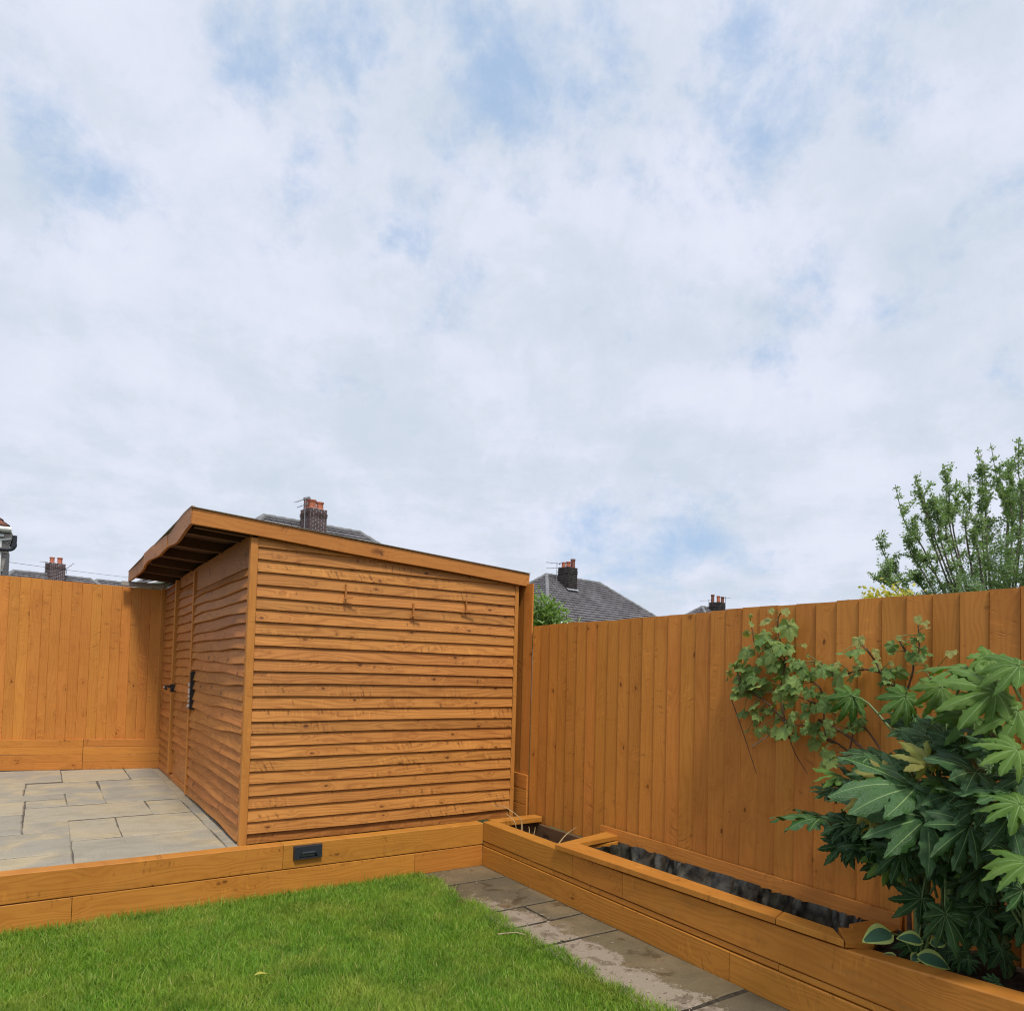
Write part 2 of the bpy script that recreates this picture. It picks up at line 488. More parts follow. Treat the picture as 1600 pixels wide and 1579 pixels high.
M['bark'] = simple('tree_bark', (0.15, 0.13, 0.10), 0.9, 0.1, 14.0, 0.4)
M['white_upvc'] = simple('white_upvc', (0.78, 0.78, 0.76), 0.35, 0.4, 6.0, 0.05)
M['render'] = simple('grey_pebbledash', (0.27, 0.25, 0.235), 0.95, 0.1, 26.0, 0.45, 0.6)
M['house_wall'] = simple('pale_house_wall', (0.40, 0.36, 0.31), 0.9, 0.1, 4.0, 0.15)
M['pot'] = simple('terracotta', (0.42, 0.145, 0.085), 0.8, 0.2, 9.0, 0.25)
M['pot_dark'] = simple('sooty_terracotta', (0.20, 0.085, 0.065), 0.85, 0.2, 9.0, 0.35)
M['lead'] = simple('lead_flashing', (0.33, 0.34, 0.36), 0.6, 0.3, 8.0, 0.2)
M['alu'] = simple('aerial_aluminium', (0.22, 0.23, 0.25), 0.5, 0.4)
M['cable'] = simple('overhead_cable', (0.10, 0.10, 0.11), 0.7, 0.2)
M['tile_grey'] = simple('grey_roof_tile', (0.150, 0.142, 0.150), 0.85, 0.2, 1.2, 0.25)
M['tile_ridge'] = simple('pale_ridge_tile', (0.20, 0.20, 0.205), 0.85, 0.2, 3.0, 0.2)
M['tile_red'] = simple('red_brown_roof_tile', (0.20, 0.085, 0.06), 0.85, 0.2, 3.0, 0.4)
M['brick_brown'] = simple('brown_chimney_brick', (0.085, 0.045, 0.042), 0.9, 0.1, 5.0, 0.4)
M['brick_soot'] = simple('sooty_chimney_brick', (0.060, 0.050, 0.050), 0.9, 0.1, 5.0, 0.4)
M['mortar_pale'] = simple('pale_mortar', (0.62, 0.58, 0.57), 0.9, 0.1, 6.0, 0.2)
M['mortar_dark'] = simple('dark_mortar', (0.085, 0.078, 0.078), 0.9, 0.1, 6.0, 0.2)
M['dark_void'] = simple('dark_inside_board', (0.035, 0.024, 0.018), 0.9, 0.1)


def leafmat(name, a, b, vein=None, rough=0.4, trans=0.25, spec=0.4, nscale=3.0):
    mt, n = new_mat(name)
    tc = n.n('ShaderNodeTexCoord').outputs['Object']
    rnd = n.n('ShaderNodeObjectInfo').outputs['Random']
    geo = n.n('ShaderNodeNewGeometry')
    nz = n.noise(geo.outputs['Position'], nscale, 4.0, 0.6).outputs[0]
    f = n.math('ADD', n.math('MULTIPLY', rnd, 0.6), n.math('MULTIPLY', n.ramp(nz, 0.3, 0.7), 0.5), clamp=True)
    isl = n.math('MULTIPLY', n.math('SUBTRACT', geo.outputs['Random Per Island'], 0.5), 0.5)
    f = n.math('ADD', f, isl, clamp=True)
    c = n.mix(f, a, b)
    fine = n.noise(tc, 60.0, 3.0, 0.6).outputs[0]
    p = n.n('ShaderNodeBsdfPrincipled', {'Base Color': c, 'Roughness': rough, 'Specular IOR Level': spec, 'Normal': n.bump(n.math('ADD', fine, n.noise(tc, 9.0, 3.0, 0.5).outputs[0]), 0.5, 0.012)})
    tcol = n.mix(1.0, c, (1.5, 1.7, 0.5), 'MULTIPLY')
    t = n.n('ShaderNodeBsdfTranslucent', {'Color': tcol})
    mx = n.n('ShaderNodeMixShader', {0: trans, 1: p.outputs[0], 2: t.outputs[0]})
    n.n('ShaderNodeOutputMaterial', {0: mx.outputs[0]})
    return mt


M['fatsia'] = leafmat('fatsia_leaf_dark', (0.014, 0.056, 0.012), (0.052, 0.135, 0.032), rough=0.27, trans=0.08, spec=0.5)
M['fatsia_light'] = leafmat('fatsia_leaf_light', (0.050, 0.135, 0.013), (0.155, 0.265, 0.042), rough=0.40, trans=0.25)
M['fatsia_yellow'] = leafmat('fatsia_leaf_young', (0.25, 0.27, 0.055), (0.36, 0.30, 0.09), rough=0.5, trans=0.25)
M['fatsia_vein'] = leafmat('fatsia_vein', (0.16, 0.26, 0.08), (0.22, 0.33, 0.12), rough=0.5, trans=0.05)
M['petiole'] = leafmat('fatsia_petiole', (0.10, 0.17, 0.05), (0.15, 0.22, 0.07), rough=0.5, trans=0.0)
M['vine_leaf'] = leafmat('vine_leaf', (0.080, 0.175, 0.035), (0.270, 0.370, 0.100), rough=0.55, trans=0.25)
M['vine_young'] = leafmat('vine_leaf_young', (0.26, 0.30, 0.06), (0.36, 0.35, 0.12), rough=0.5, trans=0.3)
M['vine_vein'] = leafmat('vine_vein', (0.17, 0.27, 0.10), (0.22, 0.31, 0.13), rough=0.6, trans=0.1)
M['hosta'] = leafmat('hosta_leaf_centre', (0.045, 0.125, 0.065), (0.07, 0.16, 0.085), rough=0.4, trans=0.1)
M['hosta_edge'] = leafmat('hosta_leaf_margin', (0.42, 0.52, 0.13), (0.50, 0.58, 0.18), rough=0.4, trans=0.15)
M['tree_leaf'] = leafmat('tree_leaf', (0.135, 0.210, 0.105), (0.270, 0.360, 0.190), rough=0.5, trans=0.4, nscale=1.6)
M['bush_leaf'] = leafmat('pale_bush_leaf', (0.14, 0.24, 0.06), (0.24, 0.35, 0.12), rough=0.5, trans=0.3)
M['gold_leaf'] = leafmat('golden_leaf', (0.45, 0.40, 0.06), (0.60, 0.55, 0.12), rough=0.5, trans=0.3)


def grassmat():
    mt, n = new_mat('grass_blade')
    at = n.n('ShaderNodeAttribute', attribute_name='tint', attribute_type='GEOMETRY').outputs['Fac']
    tip = n.n('ShaderNodeAttribute', attribute_name='tip', attribute_type='GEOMETRY').outputs['Fac']
    pos = n.n('ShaderNodeNewGeometry').outputs['Position']
    patch = n.ramp(n.noise(pos, 2.6, 5.0, 0.65, 0.5).outputs[0], 0.42, 0.68)
    c = n.mix(at, (0.080, 0.215, 0.008), (0.290, 0.450, 0.055))
    c = n.mix(n.math('MULTIPLY', n.ramp(n.noise(pos, 4.3, 4.0, 0.6, 0.6).outputs[0], 0.46, 0.66), 0.55), c, (0.050, 0.145, 0.010))
    c = n.mix(n.math('MULTIPLY', patch, 0.60), c, (0.36, 0.41, 0.065))
    c = n.mix(n.math('MULTIPLY', n.ramp(at, 0.955, 0.965), 0.85), c, (0.48, 0.42, 0.15))
    c = n.mix(n.math('MULTIPLY', n.ramp(tip, 0.55, 1.0), 0.20), c, (0.30, 0.42, 0.08))
    p = n.n('ShaderNodeBsdfPrincipled', {'Base Color': c, 'Roughness': 0.5, 'Specular IOR Level': 0.3})
    t = n.n('ShaderNodeBsdfTranslucent', {'Color': n.mix(1.0, c, (1.3, 1.4, 0.6), 'MULTIPLY')})
    mx = n.n('ShaderNodeMixShader', {0: 0.3, 1: p.outputs[0], 2: t.outputs[0]})
    n.n('ShaderNodeOutputMaterial', {0: mx.outputs[0]})
    return mt


M['grass'] = grassmat()

# plant positions (metres)
VINE_LEAVES = [(3.265, 2.615, 1.596, 0.082, 0), (3.279, 2.36, 1.725, 0.102, 0), (3.285, 2.462, 1.65, 0.086, 0), (3.303, 2.527, 1.69, 0.068, 0), (3.279, 2.379, 1.612, 0.072, 0), (3.301, 2.523, 1.609, 0.068, 0), (3.193, 2.406, 1.567, 0.071, 0), (3.246, 2.43, 1.521, 0.066, 0), (3.303, 2.402, 1.498, 0.066, 0), (3.268, 2.342, 1.546, 0.047, 0), (3.298, 2.412, 1.528, 0.036, 0), (3.204, 2.515, 1.666, 0.055, 0), (3.246, 2.602, 1.689, 0.044, 1), (3.22, 2.552, 1.736, 0.031, 1), (3.255, 2.476, 1.753, 0.055, 1), (3.259, 2.374, 1.803, 0.042, 1), (3.192, 2.371, 1.703, 0.036, 0), (3.216, 2.629, 1.544, 0.069, 0), (3.224, 2.596, 1.532, 0.056, 0), (3.3, 2.713, 1.508, 0.052, 0), (3.282, 2.604, 1.496, 0.063, 0), (3.209, 2.576, 1.463, 0.074, 0), (3.286, 2.684, 1.444, 0.064, 0), (3.207, 2.522, 1.446, 0.061, 0), (3.264, 2.597, 1.42, 0.069, 0), (3.205, 2.595, 1.401, 0.062, 0), (3.19, 2.493, 1.398, 0.061, 0), (3.295, 2.635, 1.369, 0.082, 0), (3.215, 2.656, 1.349, 0.057, 0), (3.216, 2.634, 1.387, 0.05, 0), (3.308, 2.518, 1.41, 0.062, 0), (3.295, 2.764, 1.474, 0.039, 1), (3.225, 2.69, 1.512, 0.032, 1), (3.305, 2.665, 1.247, 0.057, 0), (3.255, 2.557, 1.297, 0.062, 0), (3.271, 2.554, 1.242, 0.068, 0), (3.215, 2.508, 1.16, 0.055, 0), (3.303, 2.638, 1.147, 0.032, 1), (3.273, 2.488, 1.173, 0.049, 0), (3.306, 2.456, 1.223, 0.055, 0), (3.297, 2.429, 1.262, 0.048, 0), (3.226, 2.341, 1.18, 0.082, 0), (3.233, 2.388, 1.17, 0.065, 0), (3.21, 2.27, 1.186, 0.046, 0), (3.207, 2.318, 1.415, 0.07, 0), (3.198, 2.258, 1.44, 0.063, 0), (3.226, 2.251, 1.429, 0.052, 0), (3.262, 2.343, 1.38, 0.065, 0), (3.19, 2.338, 1.362, 0.059, 0), (3.271, 2.322, 1.351, 0.059, 0), (3.231, 2.249, 1.498, 0.064, 0), (3.227, 2.286, 1.515, 0.047, 0), (3.288, 2.296, 1.523, 0.041, 0), (3.248, 2.228, 1.464, 0.052, 0), (3.228, 2.195, 1.476, 0.057, 0), (3.248, 2.22, 1.384, 0.052, 0), (3.275, 2.194, 1.374, 0.046, 0), (3.197, 2.112, 1.499, 0.072, 0), (3.307, 2.135, 1.502, 0.063, 0), (3.193, 2.019, 1.467, 0.082, 0), (3.28, 2.087, 1.507, 0.045, 1), (3.291, 2.194, 1.529, 0.04, 1), (3.192, 2.02, 1.522, 0.033, 1), (3.285, 1.995, 1.481, 0.071, 0), (3.234, 1.948, 1.518, 0.054, 0), (3.259, 1.969, 1.546, 0.043, 0), (3.191, 1.928, 1.586, 0.059, 0), (3.196, 1.959, 1.576, 0.043, 0), (3.212, 1.938, 1.641, 0.059, 1), (3.305, 1.906, 1.585, 0.059, 1), (3.214, 1.863, 1.502, 0.037, 0), (3.281, 1.837, 1.483, 0.047, 0), (3.302, 1.817, 1.5, 0.053, 0), (3.303, 1.855, 1.441, 0.048, 0), (3.231, 2.234, 1.315, 0.046, 0), (3.233, 2.228, 1.275, 0.057, 0), (3.253, 2.191, 1.306, 0.051, 0), (3.283, 2.143, 1.359, 0.051, 0), (3.203, 2.096, 1.322, 0.061, 0), (3.28, 2.115, 1.304, 0.056, 0), (3.286, 2.157, 1.341, 0.046, 0), (3.293, 2.223, 1.2, 0.064, 0), (3.194, 2.182, 1.228, 0.034, 0), (3.303, 2.186, 1.231, 0.052, 0), (3.201, 2.082, 1.24, 0.05, 0), (3.231, 2.089, 1.195, 0.044, 0), (3.263, 2.165, 1.165, 0.051, 0), (3.3, 2.214, 1.126, 0.063, 0), (3.231, 1.983, 1.21, 0.054, 0), (3.301, 1.98, 1.219, 0.06, 0), (3.255, 1.964, 1.254, 0.049, 0), (3.227, 1.925, 1.262, 0.037, 0), (3.228, 2.122, 1.092, 0.045, 0), (3.211, 2.075, 1.093, 0.05, 0), (3.199, 2.061, 1.062, 0.06, 0), (3.208, 2.096, 1.041, 0.044, 0), (3.273, 2.034, 1.391, 0.039, 1), (3.31, 2.411, 1.305, 0.048, 0), (3.209, 2.297, 1.253, 0.058, 0), (3.196, 2.389, 1.306, 0.041, 0), (3.308, 2.495, 1.27, 0.043, 0), (3.254, 2.361, 1.142, 0.047, 0), (3.239, 2.283, 1.15, 0.046, 0), (3.218, 2.607, 1.494, 0.069, 0), (3.261, 2.587, 1.458, 0.069, 0), (3.289, 2.647, 1.432, 0.07, 0), (3.245, 2.501, 1.545, 0.055, 0), (3.241, 2.399, 1.617, 0.06, 0), (3.197, 2.346, 1.59, 0.059, 0), (3.3, 2.501, 1.633, 0.068, 0), (3.194, 2.471, 1.646, 0.054, 0), (3.249, 2.489, 1.429, 0.049, 0), (3.291, 2.478, 1.497, 0.049, 0), (3.206, 2.263, 1.405, 0.063, 0), (3.278, 2.383, 1.45, 0.048, 0), (3.304, 2.429, 1.389, 0.055, 0), (3.266, 2.564, 1.21, 0.05, 0), (3.285, 2.357, 1.213, 0.054, 0), (3.203, 2.219, 1.191, 0.04, 0), (3.242, 2.068, 1.445, 0.05, 0), (3.208, 1.661, 1.726, 0.037, 1), (3.291, 1.676, 1.713, 0.038, 1), (3.225, 1.73, 1.626, 0.043, 0), (3.244, 1.788, 1.609, 0.048, 0), (3.31, 1.756, 1.616, 0.029, 0), (3.292, 1.723, 1.639, 0.033, 0), (3.307, 1.693, 1.653, 0.038, 0), (3.244, 1.684, 1.598, 0.037, 0), (3.249, 1.659, 1.593, 0.037, 0), (3.278, 1.655, 1.576, 0.042, 0), (3.247, 1.708, 1.566, 0.052, 0), (3.225, 1.796, 1.488, 0.053, 0), (3.238, 1.76, 1.489, 0.062, 0), (3.208, 1.8, 1.45, 0.043, 0), (3.235, 1.811, 1.483, 0.039, 0), (3.309, 1.68, 1.506, 0.028, 1), (3.305, 1.696, 1.454, 0.066, 0), (3.265, 1.755, 1.418, 0.038, 0), (3.25, 1.541, 1.578, 0.045, 1), (3.231, 1.756, 1.646, 0.024, 1)]
VINE_STEMS = [[(3.27, 2.305, 1.141), (3.27, 2.445, 1.279), (3.27, 2.555, 1.347), (3.27, 2.647, 1.393), (3.27, 2.696, 1.488), (3.27, 2.728, 1.507)], [(3.3, 2.367, 1.129), (3.3, 2.425, 1.353), (3.3, 2.4, 1.522), (3.3, 2.43, 1.644), (3.3, 2.444, 1.687), (3.3, 2.442, 1.773), (3.3, 2.404, 1.813)], [(3.3, 2.4, 1.522), (3.3, 2.486, 1.596), (3.3, 2.59, 1.628), (3.3, 2.607, 1.692), (3.3, 2.623, 1.75)], [(3.32, 2.109, 1.13), (3.32, 2.171, 1.158), (3.32, 2.192, 1.374), (3.32, 2.264, 1.442), (3.32, 2.345, 1.511), (3.32, 2.415, 1.547)], [(3.32, 2.001, 1.064), (3.32, 2.109, 1.13), (3.32, 2.165, 1.153), (3.32, 2.242, 1.204), (3.32, 2.382, 1.21), (3.32, 2.556, 1.335)], [(3.32, 1.889, 1.125), (3.32, 1.957, 1.21), (3.32, 2.014, 1.232), (3.32, 2.109, 1.186), (3.32, 2.21, 1.218)], [(3.3, 1.794, 1.401), (3.3, 1.88, 1.483), (3.3, 1.897, 1.526), (3.3, 1.948, 1.591), (3.3, 1.983, 1.629), (3.3, 1.991, 1.657)], [(3.27, 1.863, 1.483), (3.27, 1.941, 1.497), (3.27, 2.033, 1.469), (3.27, 2.08, 1.412), (3.27, 2.091, 1.345)], [(3.3, 2.099, 1.412), (3.3, 2.137, 1.496), (3.3, 2.2, 1.529)], [(3.32, 2.147, 1.296), (3.32, 2.263, 1.33), (3.32, 2.323, 1.348)], [(3.32, 1.774, 1.379), (3.32, 1.737, 1.501), (3.32, 1.751, 1.549), (3.32, 1.714, 1.578), (3.32, 1.714, 1.654), (3.32, 1.719, 1.736)], [(3.32, 1.751, 1.549), (3.32, 1.795, 1.622), (3.32, 1.805, 1.652)], [(3.27, 1.748, 1.38), (3.27, 1.757, 1.327), (3.27, 1.771, 1.231)], [(3.3, 1.812, 1.421), (3.3, 1.878, 1.489), (3.3, 1.909, 1.538), (3.3, 1.946, 1.599)], [(3.3, 1.652, 1.459), (3.3, 1.638, 1.334)], [(3.32, 2.048, 1.075), (3.32, 2.026, 1.182), (3.32, 1.998, 1.333)]]
VINE_TWIGS = [[(3.32, 2.766, 1.312), (3.32, 2.683, 1.137), (3.32, 2.587, 0.914)], [(3.32, 2.381, 1.133), (3.32, 2.346, 1.053), (3.32, 2.271, 0.956)], [(3.32, 2.455, 1.37), (3.32, 2.527, 1.367), (3.32, 2.655, 1.333)], [(3.32, 2.62, 1.06), (3.32, 2.487, 1.147)], [(3.32, 2.497, 1.294), (3.32, 2.586, 1.339)]]
FATSIA = [(2.84, 1.477, 1.036, 168.0, 0.371, 0.55, 0), (2.8, 1.413, 0.936, 195.0, 0.3, 0.5, 0), (2.76, 1.246, 0.941, 215.0, 0.215, 0.6, 0), (2.7, 1.097, 1.014, 262.0, 0.17, 0.8, 0), (2.86, 1.207, 1.422, 195.0, 0.241, 0.75, 1), (2.92, 1.326, 1.498, 185.0, 0.205, 0.35, 1), (2.95, 1.267, 1.544, 300.0, 0.167, 0.6, 1), (2.85, 1.129, 1.51, 200.0, 0.156, 0.6, 1), (3.05, 1.63, 1.381, 245.0, 0.157, 0.85, 1), (3.02, 1.471, 1.426, 245.0, 0.149, 0.85, 1), (3.15, 1.929, 1.374, 250.0, 0.155, 0.85, 1), (2.98, 1.964, 0.819, 174.0, 0.267, 0.25, 0), (2.95, 1.81, 0.822, 195.0, 0.161, 0.6, 0), (2.95, 1.839, 0.731, 235.0, 0.145, 0.8, 0), (2.92, 1.477, 1.141, 120.0, 0.171, 0.7, 0), (2.98, 1.488, 1.216, 140.0, 0.166, 0.6, 0), (2.8, 1.152, 1.182, 110.0, 0.111, 0.7, 0), (2.84, 1.261, 1.126, 165.0, 0.22, 0.45, 0), (2.86, 1.197, 1.224, 150.0, 0.16, 0.5, 0), (2.68, 1.058, 1.056, 160.0, 0.163, 0.5, 1), (2.74, 1.117, 1.075, 170.0, 0.194, 0.3, 0), (3.0, 1.532, 0.577, 225.0, 0.16, 0.85, 0), (2.93, 1.408, 0.561, 275.0, 0.184, 0.95, 0), (2.6, 1.007, 0.888, 182.0, 0.15, 0.4, 1), (3.05, 1.383, 0.685, 240.0, 0.137, 0.8, 0), (2.8, 1.098, 0.752, 235.0, 0.13, 0.8, 0), (2.9, 1.343, 1.029, 150.0, 0.228, 0.4, 0), (2.98, 1.681, 0.93, 160.0, 0.242, 0.45, 0), (2.98, 1.702, 0.752, 200.0, 0.23, 0.4, 0), (2.95, 1.584, 0.755, 215.0, 0.182, 0.5, 0), (3.05, 1.793, 0.975, 150.0, 0.197, 0.5, 0), (3.05, 1.68, 1.073, 150.0, 0.218, 0.5, 0), (3.1, 1.485, 1.226, 100.0, 0.157, 0.6, 0), (3.12, 1.623, 1.24, 120.0, 0.164, 0.6, 0), (3.0, 1.344, 1.315, 230.0, 0.185, 0.7, 1), (2.9, 1.152, 1.352, 210.0, 0.193, 0.7, 1), (3.08, 1.427, 1.359, 220.0, 0.154, 0.7, 1), (2.85, 1.192, 0.876, 250.0, 0.136, 0.7, 0), (3.0, 1.791, 0.785, 230.0, 0.167, 0.6, 0), (2.78, 1.105, 1.225, 200.0, 0.163, 0.6, 1), (2.86, 1.238, 1.014, 180.0, 0.207, 0.4, 0), (2.74, 1.07, 0.956, 200.0, 0.169, 0.5, 0), (2.88, 1.355, 0.861, 205.0, 0.204, 0.45, 0), (2.9, 1.482, 0.833, 195.0, 0.225, 0.45, 0), (2.97, 1.789, 1.022, 200.0, 0.116, 0.6, 2), (2.95, 1.821, 0.991, 250.0, 0.084, 0.9, 2), (3.0, 1.898, 1.014, 190.0, 0.129, 0.4, 1), (2.93, 1.731, 1.014, 270.0, 0.076, 0.9, 2), (2.94, 1.714, 0.999, 300.0, 0.07, 0.9, 2), (2.94, 1.782, 0.943, 265.0, 0.082, 0.9, 2), (2.94, 1.79, 0.895, 255.0, 0.061, 0.9, 2), (2.92, 1.596, 1.137, 95.0, 0.104, 0.8, 2), (3.0, 1.793, 1.061, 140.0, 0.084, 0.8, 2), (2.97, 1.833, 0.947, 260.0, 0.098, 0.9, 2), (3.02, 1.941, 0.94, 170.0, 0.116, 0.4, 0), (3.1, 1.733, 0.663, 230.0, 0.167, 0.7, 0), (3.0, 1.585, 0.853, 180.0, 0.21, 0.4, 0), (3.05, 1.496, 0.725, 225.0, 0.181, 0.5, 0), (2.98, 1.29, 0.782, 250.0, 0.168, 0.6, 0), (2.85, 1.152, 0.863, 230.0, 0.178, 0.5, 0), (3.05, 1.748, 0.83, 185.0, 0.236, 0.4, 0), (3.0, 1.387, 0.391, 250.0, 0.069, 0.8, 0), (3.0, 1.36, 0.393, 290.0, 0.068, 0.8, 0), (3.02, 1.432, 0.384, 170.0, 0.075, 0.5, 0), (2.95, 1.234, 0.362, 200.0, 0.07, 0.7, 0)]
HOSTA = [(2.9, 1.601, 0.43, 200.0, 0.118), (2.9, 1.549, 0.317, 250.0, 0.056), (2.9, 1.575, 0.333, 140.0, 0.051), (2.9, 1.517, 0.353, 40.0, 0.055), (2.9, 1.492, 0.374, 335.0, 0.11), (2.9, 1.444, 0.439, 20.0, 0.064), (2.9, 1.48, 0.439, 165.0, 0.084), (2.9, 1.433, 0.474, 80.0, 0.061)]
TREE_SHOOTS = [[(9.09, 5.0, 3.98), (9.22, 4.94, 3.49), (9.43, 4.82, 3.17)], [(8.8, 4.59, 3.96), (8.87, 4.55, 3.68), (9.05, 4.46, 3.13)], [(9.33, 4.52, 4.18), (9.4, 4.49, 3.79), (9.45, 4.49, 3.33)], [(10.04, 4.45, 4.52), (10.12, 4.42, 4.04), (10.13, 4.44, 3.57)], [(10.08, 4.31, 4.54), (10.21, 4.26, 3.93), (10.35, 4.18, 3.65)], [(9.85, 3.9, 4.46), (9.86, 3.91, 4.05), (9.91, 3.89, 3.6)], [(10.62, 4.33, 4.44), (10.68, 4.31, 4.11), (10.72, 4.3, 3.79)], [(8.86, 5.1, 3.31), (8.98, 5.04, 2.99), (9.22, 4.9, 2.64)], [(8.71, 5.13, 2.82), (8.82, 5.06, 2.71), (8.98, 4.96, 2.62)], [(8.21, 4.64, 2.73), (8.26, 4.61, 2.63), (8.38, 4.54, 2.52)], [(9.04, 4.84, 3.27), (9.11, 4.8, 3.06), (9.27, 4.72, 2.8)], [(8.93, 4.47, 3.75), (9.01, 4.43, 3.41), (9.06, 4.41, 3.12)], [(9.76, 4.52, 3.94), (9.71, 4.57, 3.69), (9.71, 4.58, 3.38)], [(9.57, 4.34, 3.98), (9.6, 4.34, 3.63), (9.57, 4.37, 3.33)], [(10.36, 4.32, 4.34), (10.39, 4.32, 3.97), (10.48, 4.27, 3.59)], [(9.1, 4.95, 3.07), (9.28, 4.84, 3.02), (9.51, 4.7, 2.82)], [(9.36, 5.01, 2.87), (9.47, 4.94, 2.76), (9.58, 4.88, 2.64)], [(8.98, 4.58, 3.73), (9.05, 4.55, 3.36), (9.12, 4.51, 3.07)], [(10.41, 4.04, 4.41), (10.45, 4.02, 4.02), (10.5, 4.01, 3.63)], [(10.66, 4.0, 4.6), (10.68, 4.0, 4.21), (10.7, 4.01, 3.74)], [(10.91, 3.98, 4.41), (10.89, 4.0, 4.09), (10.89, 4.01, 3.77)], [(9.53, 4.23, 3.51), (9.53, 4.24, 3.3), (9.56, 4.23, 3.08)], [(10.32, 4.42, 3.63), (10.3, 4.44, 3.43), (10.3, 4.45, 3.19)], [(9.78, 4.79, 3.93), (9.86, 4.76, 3.58), (9.91, 4.74, 3.27)], [(10.02, 4.36, 4.28), (10.05, 4.36, 3.92), (10.06, 4.36, 3.61)], [(10.71, 4.32, 4.25), (10.67, 4.36, 3.9), (10.69, 4.37, 3.55)], [(10.82, 4.22, 4.2), (10.81, 4.25, 3.88), (10.82, 4.25, 3.55)], [(10.56, 3.76, 4.29), (10.56, 3.79, 3.83), (10.54, 3.82, 3.45)]]

# ================================================================== THE SETTING
tag(wmesh('ground', [(-150, -80, -0.06), (250, -80, -0.06), (250, 320, -0.06), (-150, 320, -0.06)], [(0, 1, 2, 3)], M['ground']), kind='structure')
tag(wmesh('lawn', [(-3.5, -1.5, -0.012), (2.36, -1.5, -0.012), (2.36, 4.62, -0.012), (-3.5, 4.62, -0.012)], [(0, 1, 2, 3)], M['turf']), kind='structure')


def slab_mesh(w, d, t, seed):
    """riven slab with an uneven outline and soft arris; top at z=0"""
    r = random.Random(seed)
    def edge(n, a, b):
        return [(a[0] + (b[0] - a[0]) * i / n + r.uniform(-.004, .004), a[1] + (b[1] - a[1]) * i / n + r.uniform(-.004, .004)) for i in range(n)]
    cs = [(0, 0), (w, 0), (w, d), (0, d)]
    cs = [(x + r.uniform(-.006, .006), y + r.uniform(-.006, .006)) for x, y in cs]
    out = []
    for i in range(4):
        out += edge(5, cs[i], cs[(i + 1) % 4])
    n = len(out)
    cx, cy = w / 2, d / 2
    ins = []
    for x, y in out:
        L = math.hypot(cx - x, cy - y)
        ins.append((x + (cx - x) / L * .009, y + (cy - y) / L * .009))
    tilt = (r.uniform(-.003, .003), r.uniform(-.003, .003))
    z = lambda x, y: (x - cx) * tilt[0] + (y - cy) * tilt[1] + r.uniform(-.0006, .0006)
    vs = [(x, y, -t) for x, y in out] + [(x, y, -.005) for x, y in out] + [(x, y, z(x, y)) for x, y in ins]
    fs = [tuple(range(2 * n, 3 * n))]
    for k in range(n):
        j = (k + 1) % n
        fs += [(k, j, j + n, k + n), (k + n, j + n, j + 2 * n, k + 2 * n)]
    return vs, fs


# ---- patio
patio = MB()
patio.box(-1.6, 1.16, 4.70, 9.6, 0.0, 0.2315)
patio = tag(patio.build('patio', M['mortar'], origin=(0, 4.7, 0)), kind='structure')
PZ = 0.237
SL = [(.208, 1.055, 4.73, 5.605), (-.9, .195, 4.73, 5.29), (-.9, .2, 5.305, 5.97), (.212, .500, 5.63, 6.315), (.515, 1.06, 5.625, 6.315),
      (-.065, .2, 5.985, 6.345), (-.9, -.085, 5.99, 6.71), (-.065, .775, 6.365, 6.975), (.79, 1.06, 6.335, 6.955),
      (-.9, -.085, 6.73, 7.34), (.22, .487, 7.0, 7.62), (-.065, .205, 6.995, 7.32), (-.9, .205, 7.36, 7.62),
      (.505, 1.06, 6.985, 7.84), (-.085, .487, 7.645, 8.31), (.505, 1.07, 7.86, 8.25), (-.9, -.105, 7.645, 7.99),
      (-.9, -.105, 8.01, 8.37), (-.9, .2, 8.40, 9.32), (.215, .79, 8.33, 9.2), (.805, 1.075, 8.27, 9.12)]
yy = 4.74
while yy < 9.0:
    L = random.uniform(.5, .9)
    SL.append((1.070, 1.15, yy, min(yy + L, 9.08)))
    yy += L + .012
for i, (x0, x1, y0, y1) in enumerate(SL):
    vs, fs = slab_mesh(x1 - x0 + .011, y1 - y0 - .006, .03, i)
    put('paving_slab', make_mesh('paving_slab', vs, fs, M['slab']), patio, (x0 - .0055, y0 + .003, PZ + random.uniform(-.002, .002)))

# ---- path between lawn and planter
path = MB()
path.box(2.24, 2.80, -1.0, 4.62, -0.055, -0.0045)
path = tag(path.build('path', M['path_mortar'], origin=(2.24, 0, -0.05)), kind='structure')
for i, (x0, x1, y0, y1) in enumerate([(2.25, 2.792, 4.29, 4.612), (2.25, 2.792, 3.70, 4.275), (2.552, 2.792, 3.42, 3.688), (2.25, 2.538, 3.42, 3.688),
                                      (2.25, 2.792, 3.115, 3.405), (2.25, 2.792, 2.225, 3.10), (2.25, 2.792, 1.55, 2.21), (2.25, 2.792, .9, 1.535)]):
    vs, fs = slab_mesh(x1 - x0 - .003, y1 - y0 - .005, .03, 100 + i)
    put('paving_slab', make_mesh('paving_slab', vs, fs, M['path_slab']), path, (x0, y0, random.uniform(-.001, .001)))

# ================================================================== FRONT SLEEPER WALL
sw = thing('sleeper_wall', (1.0, 4.66, 0), 'low two-course sleeper wall between the lawn and the raised patio', 'retaining wall')


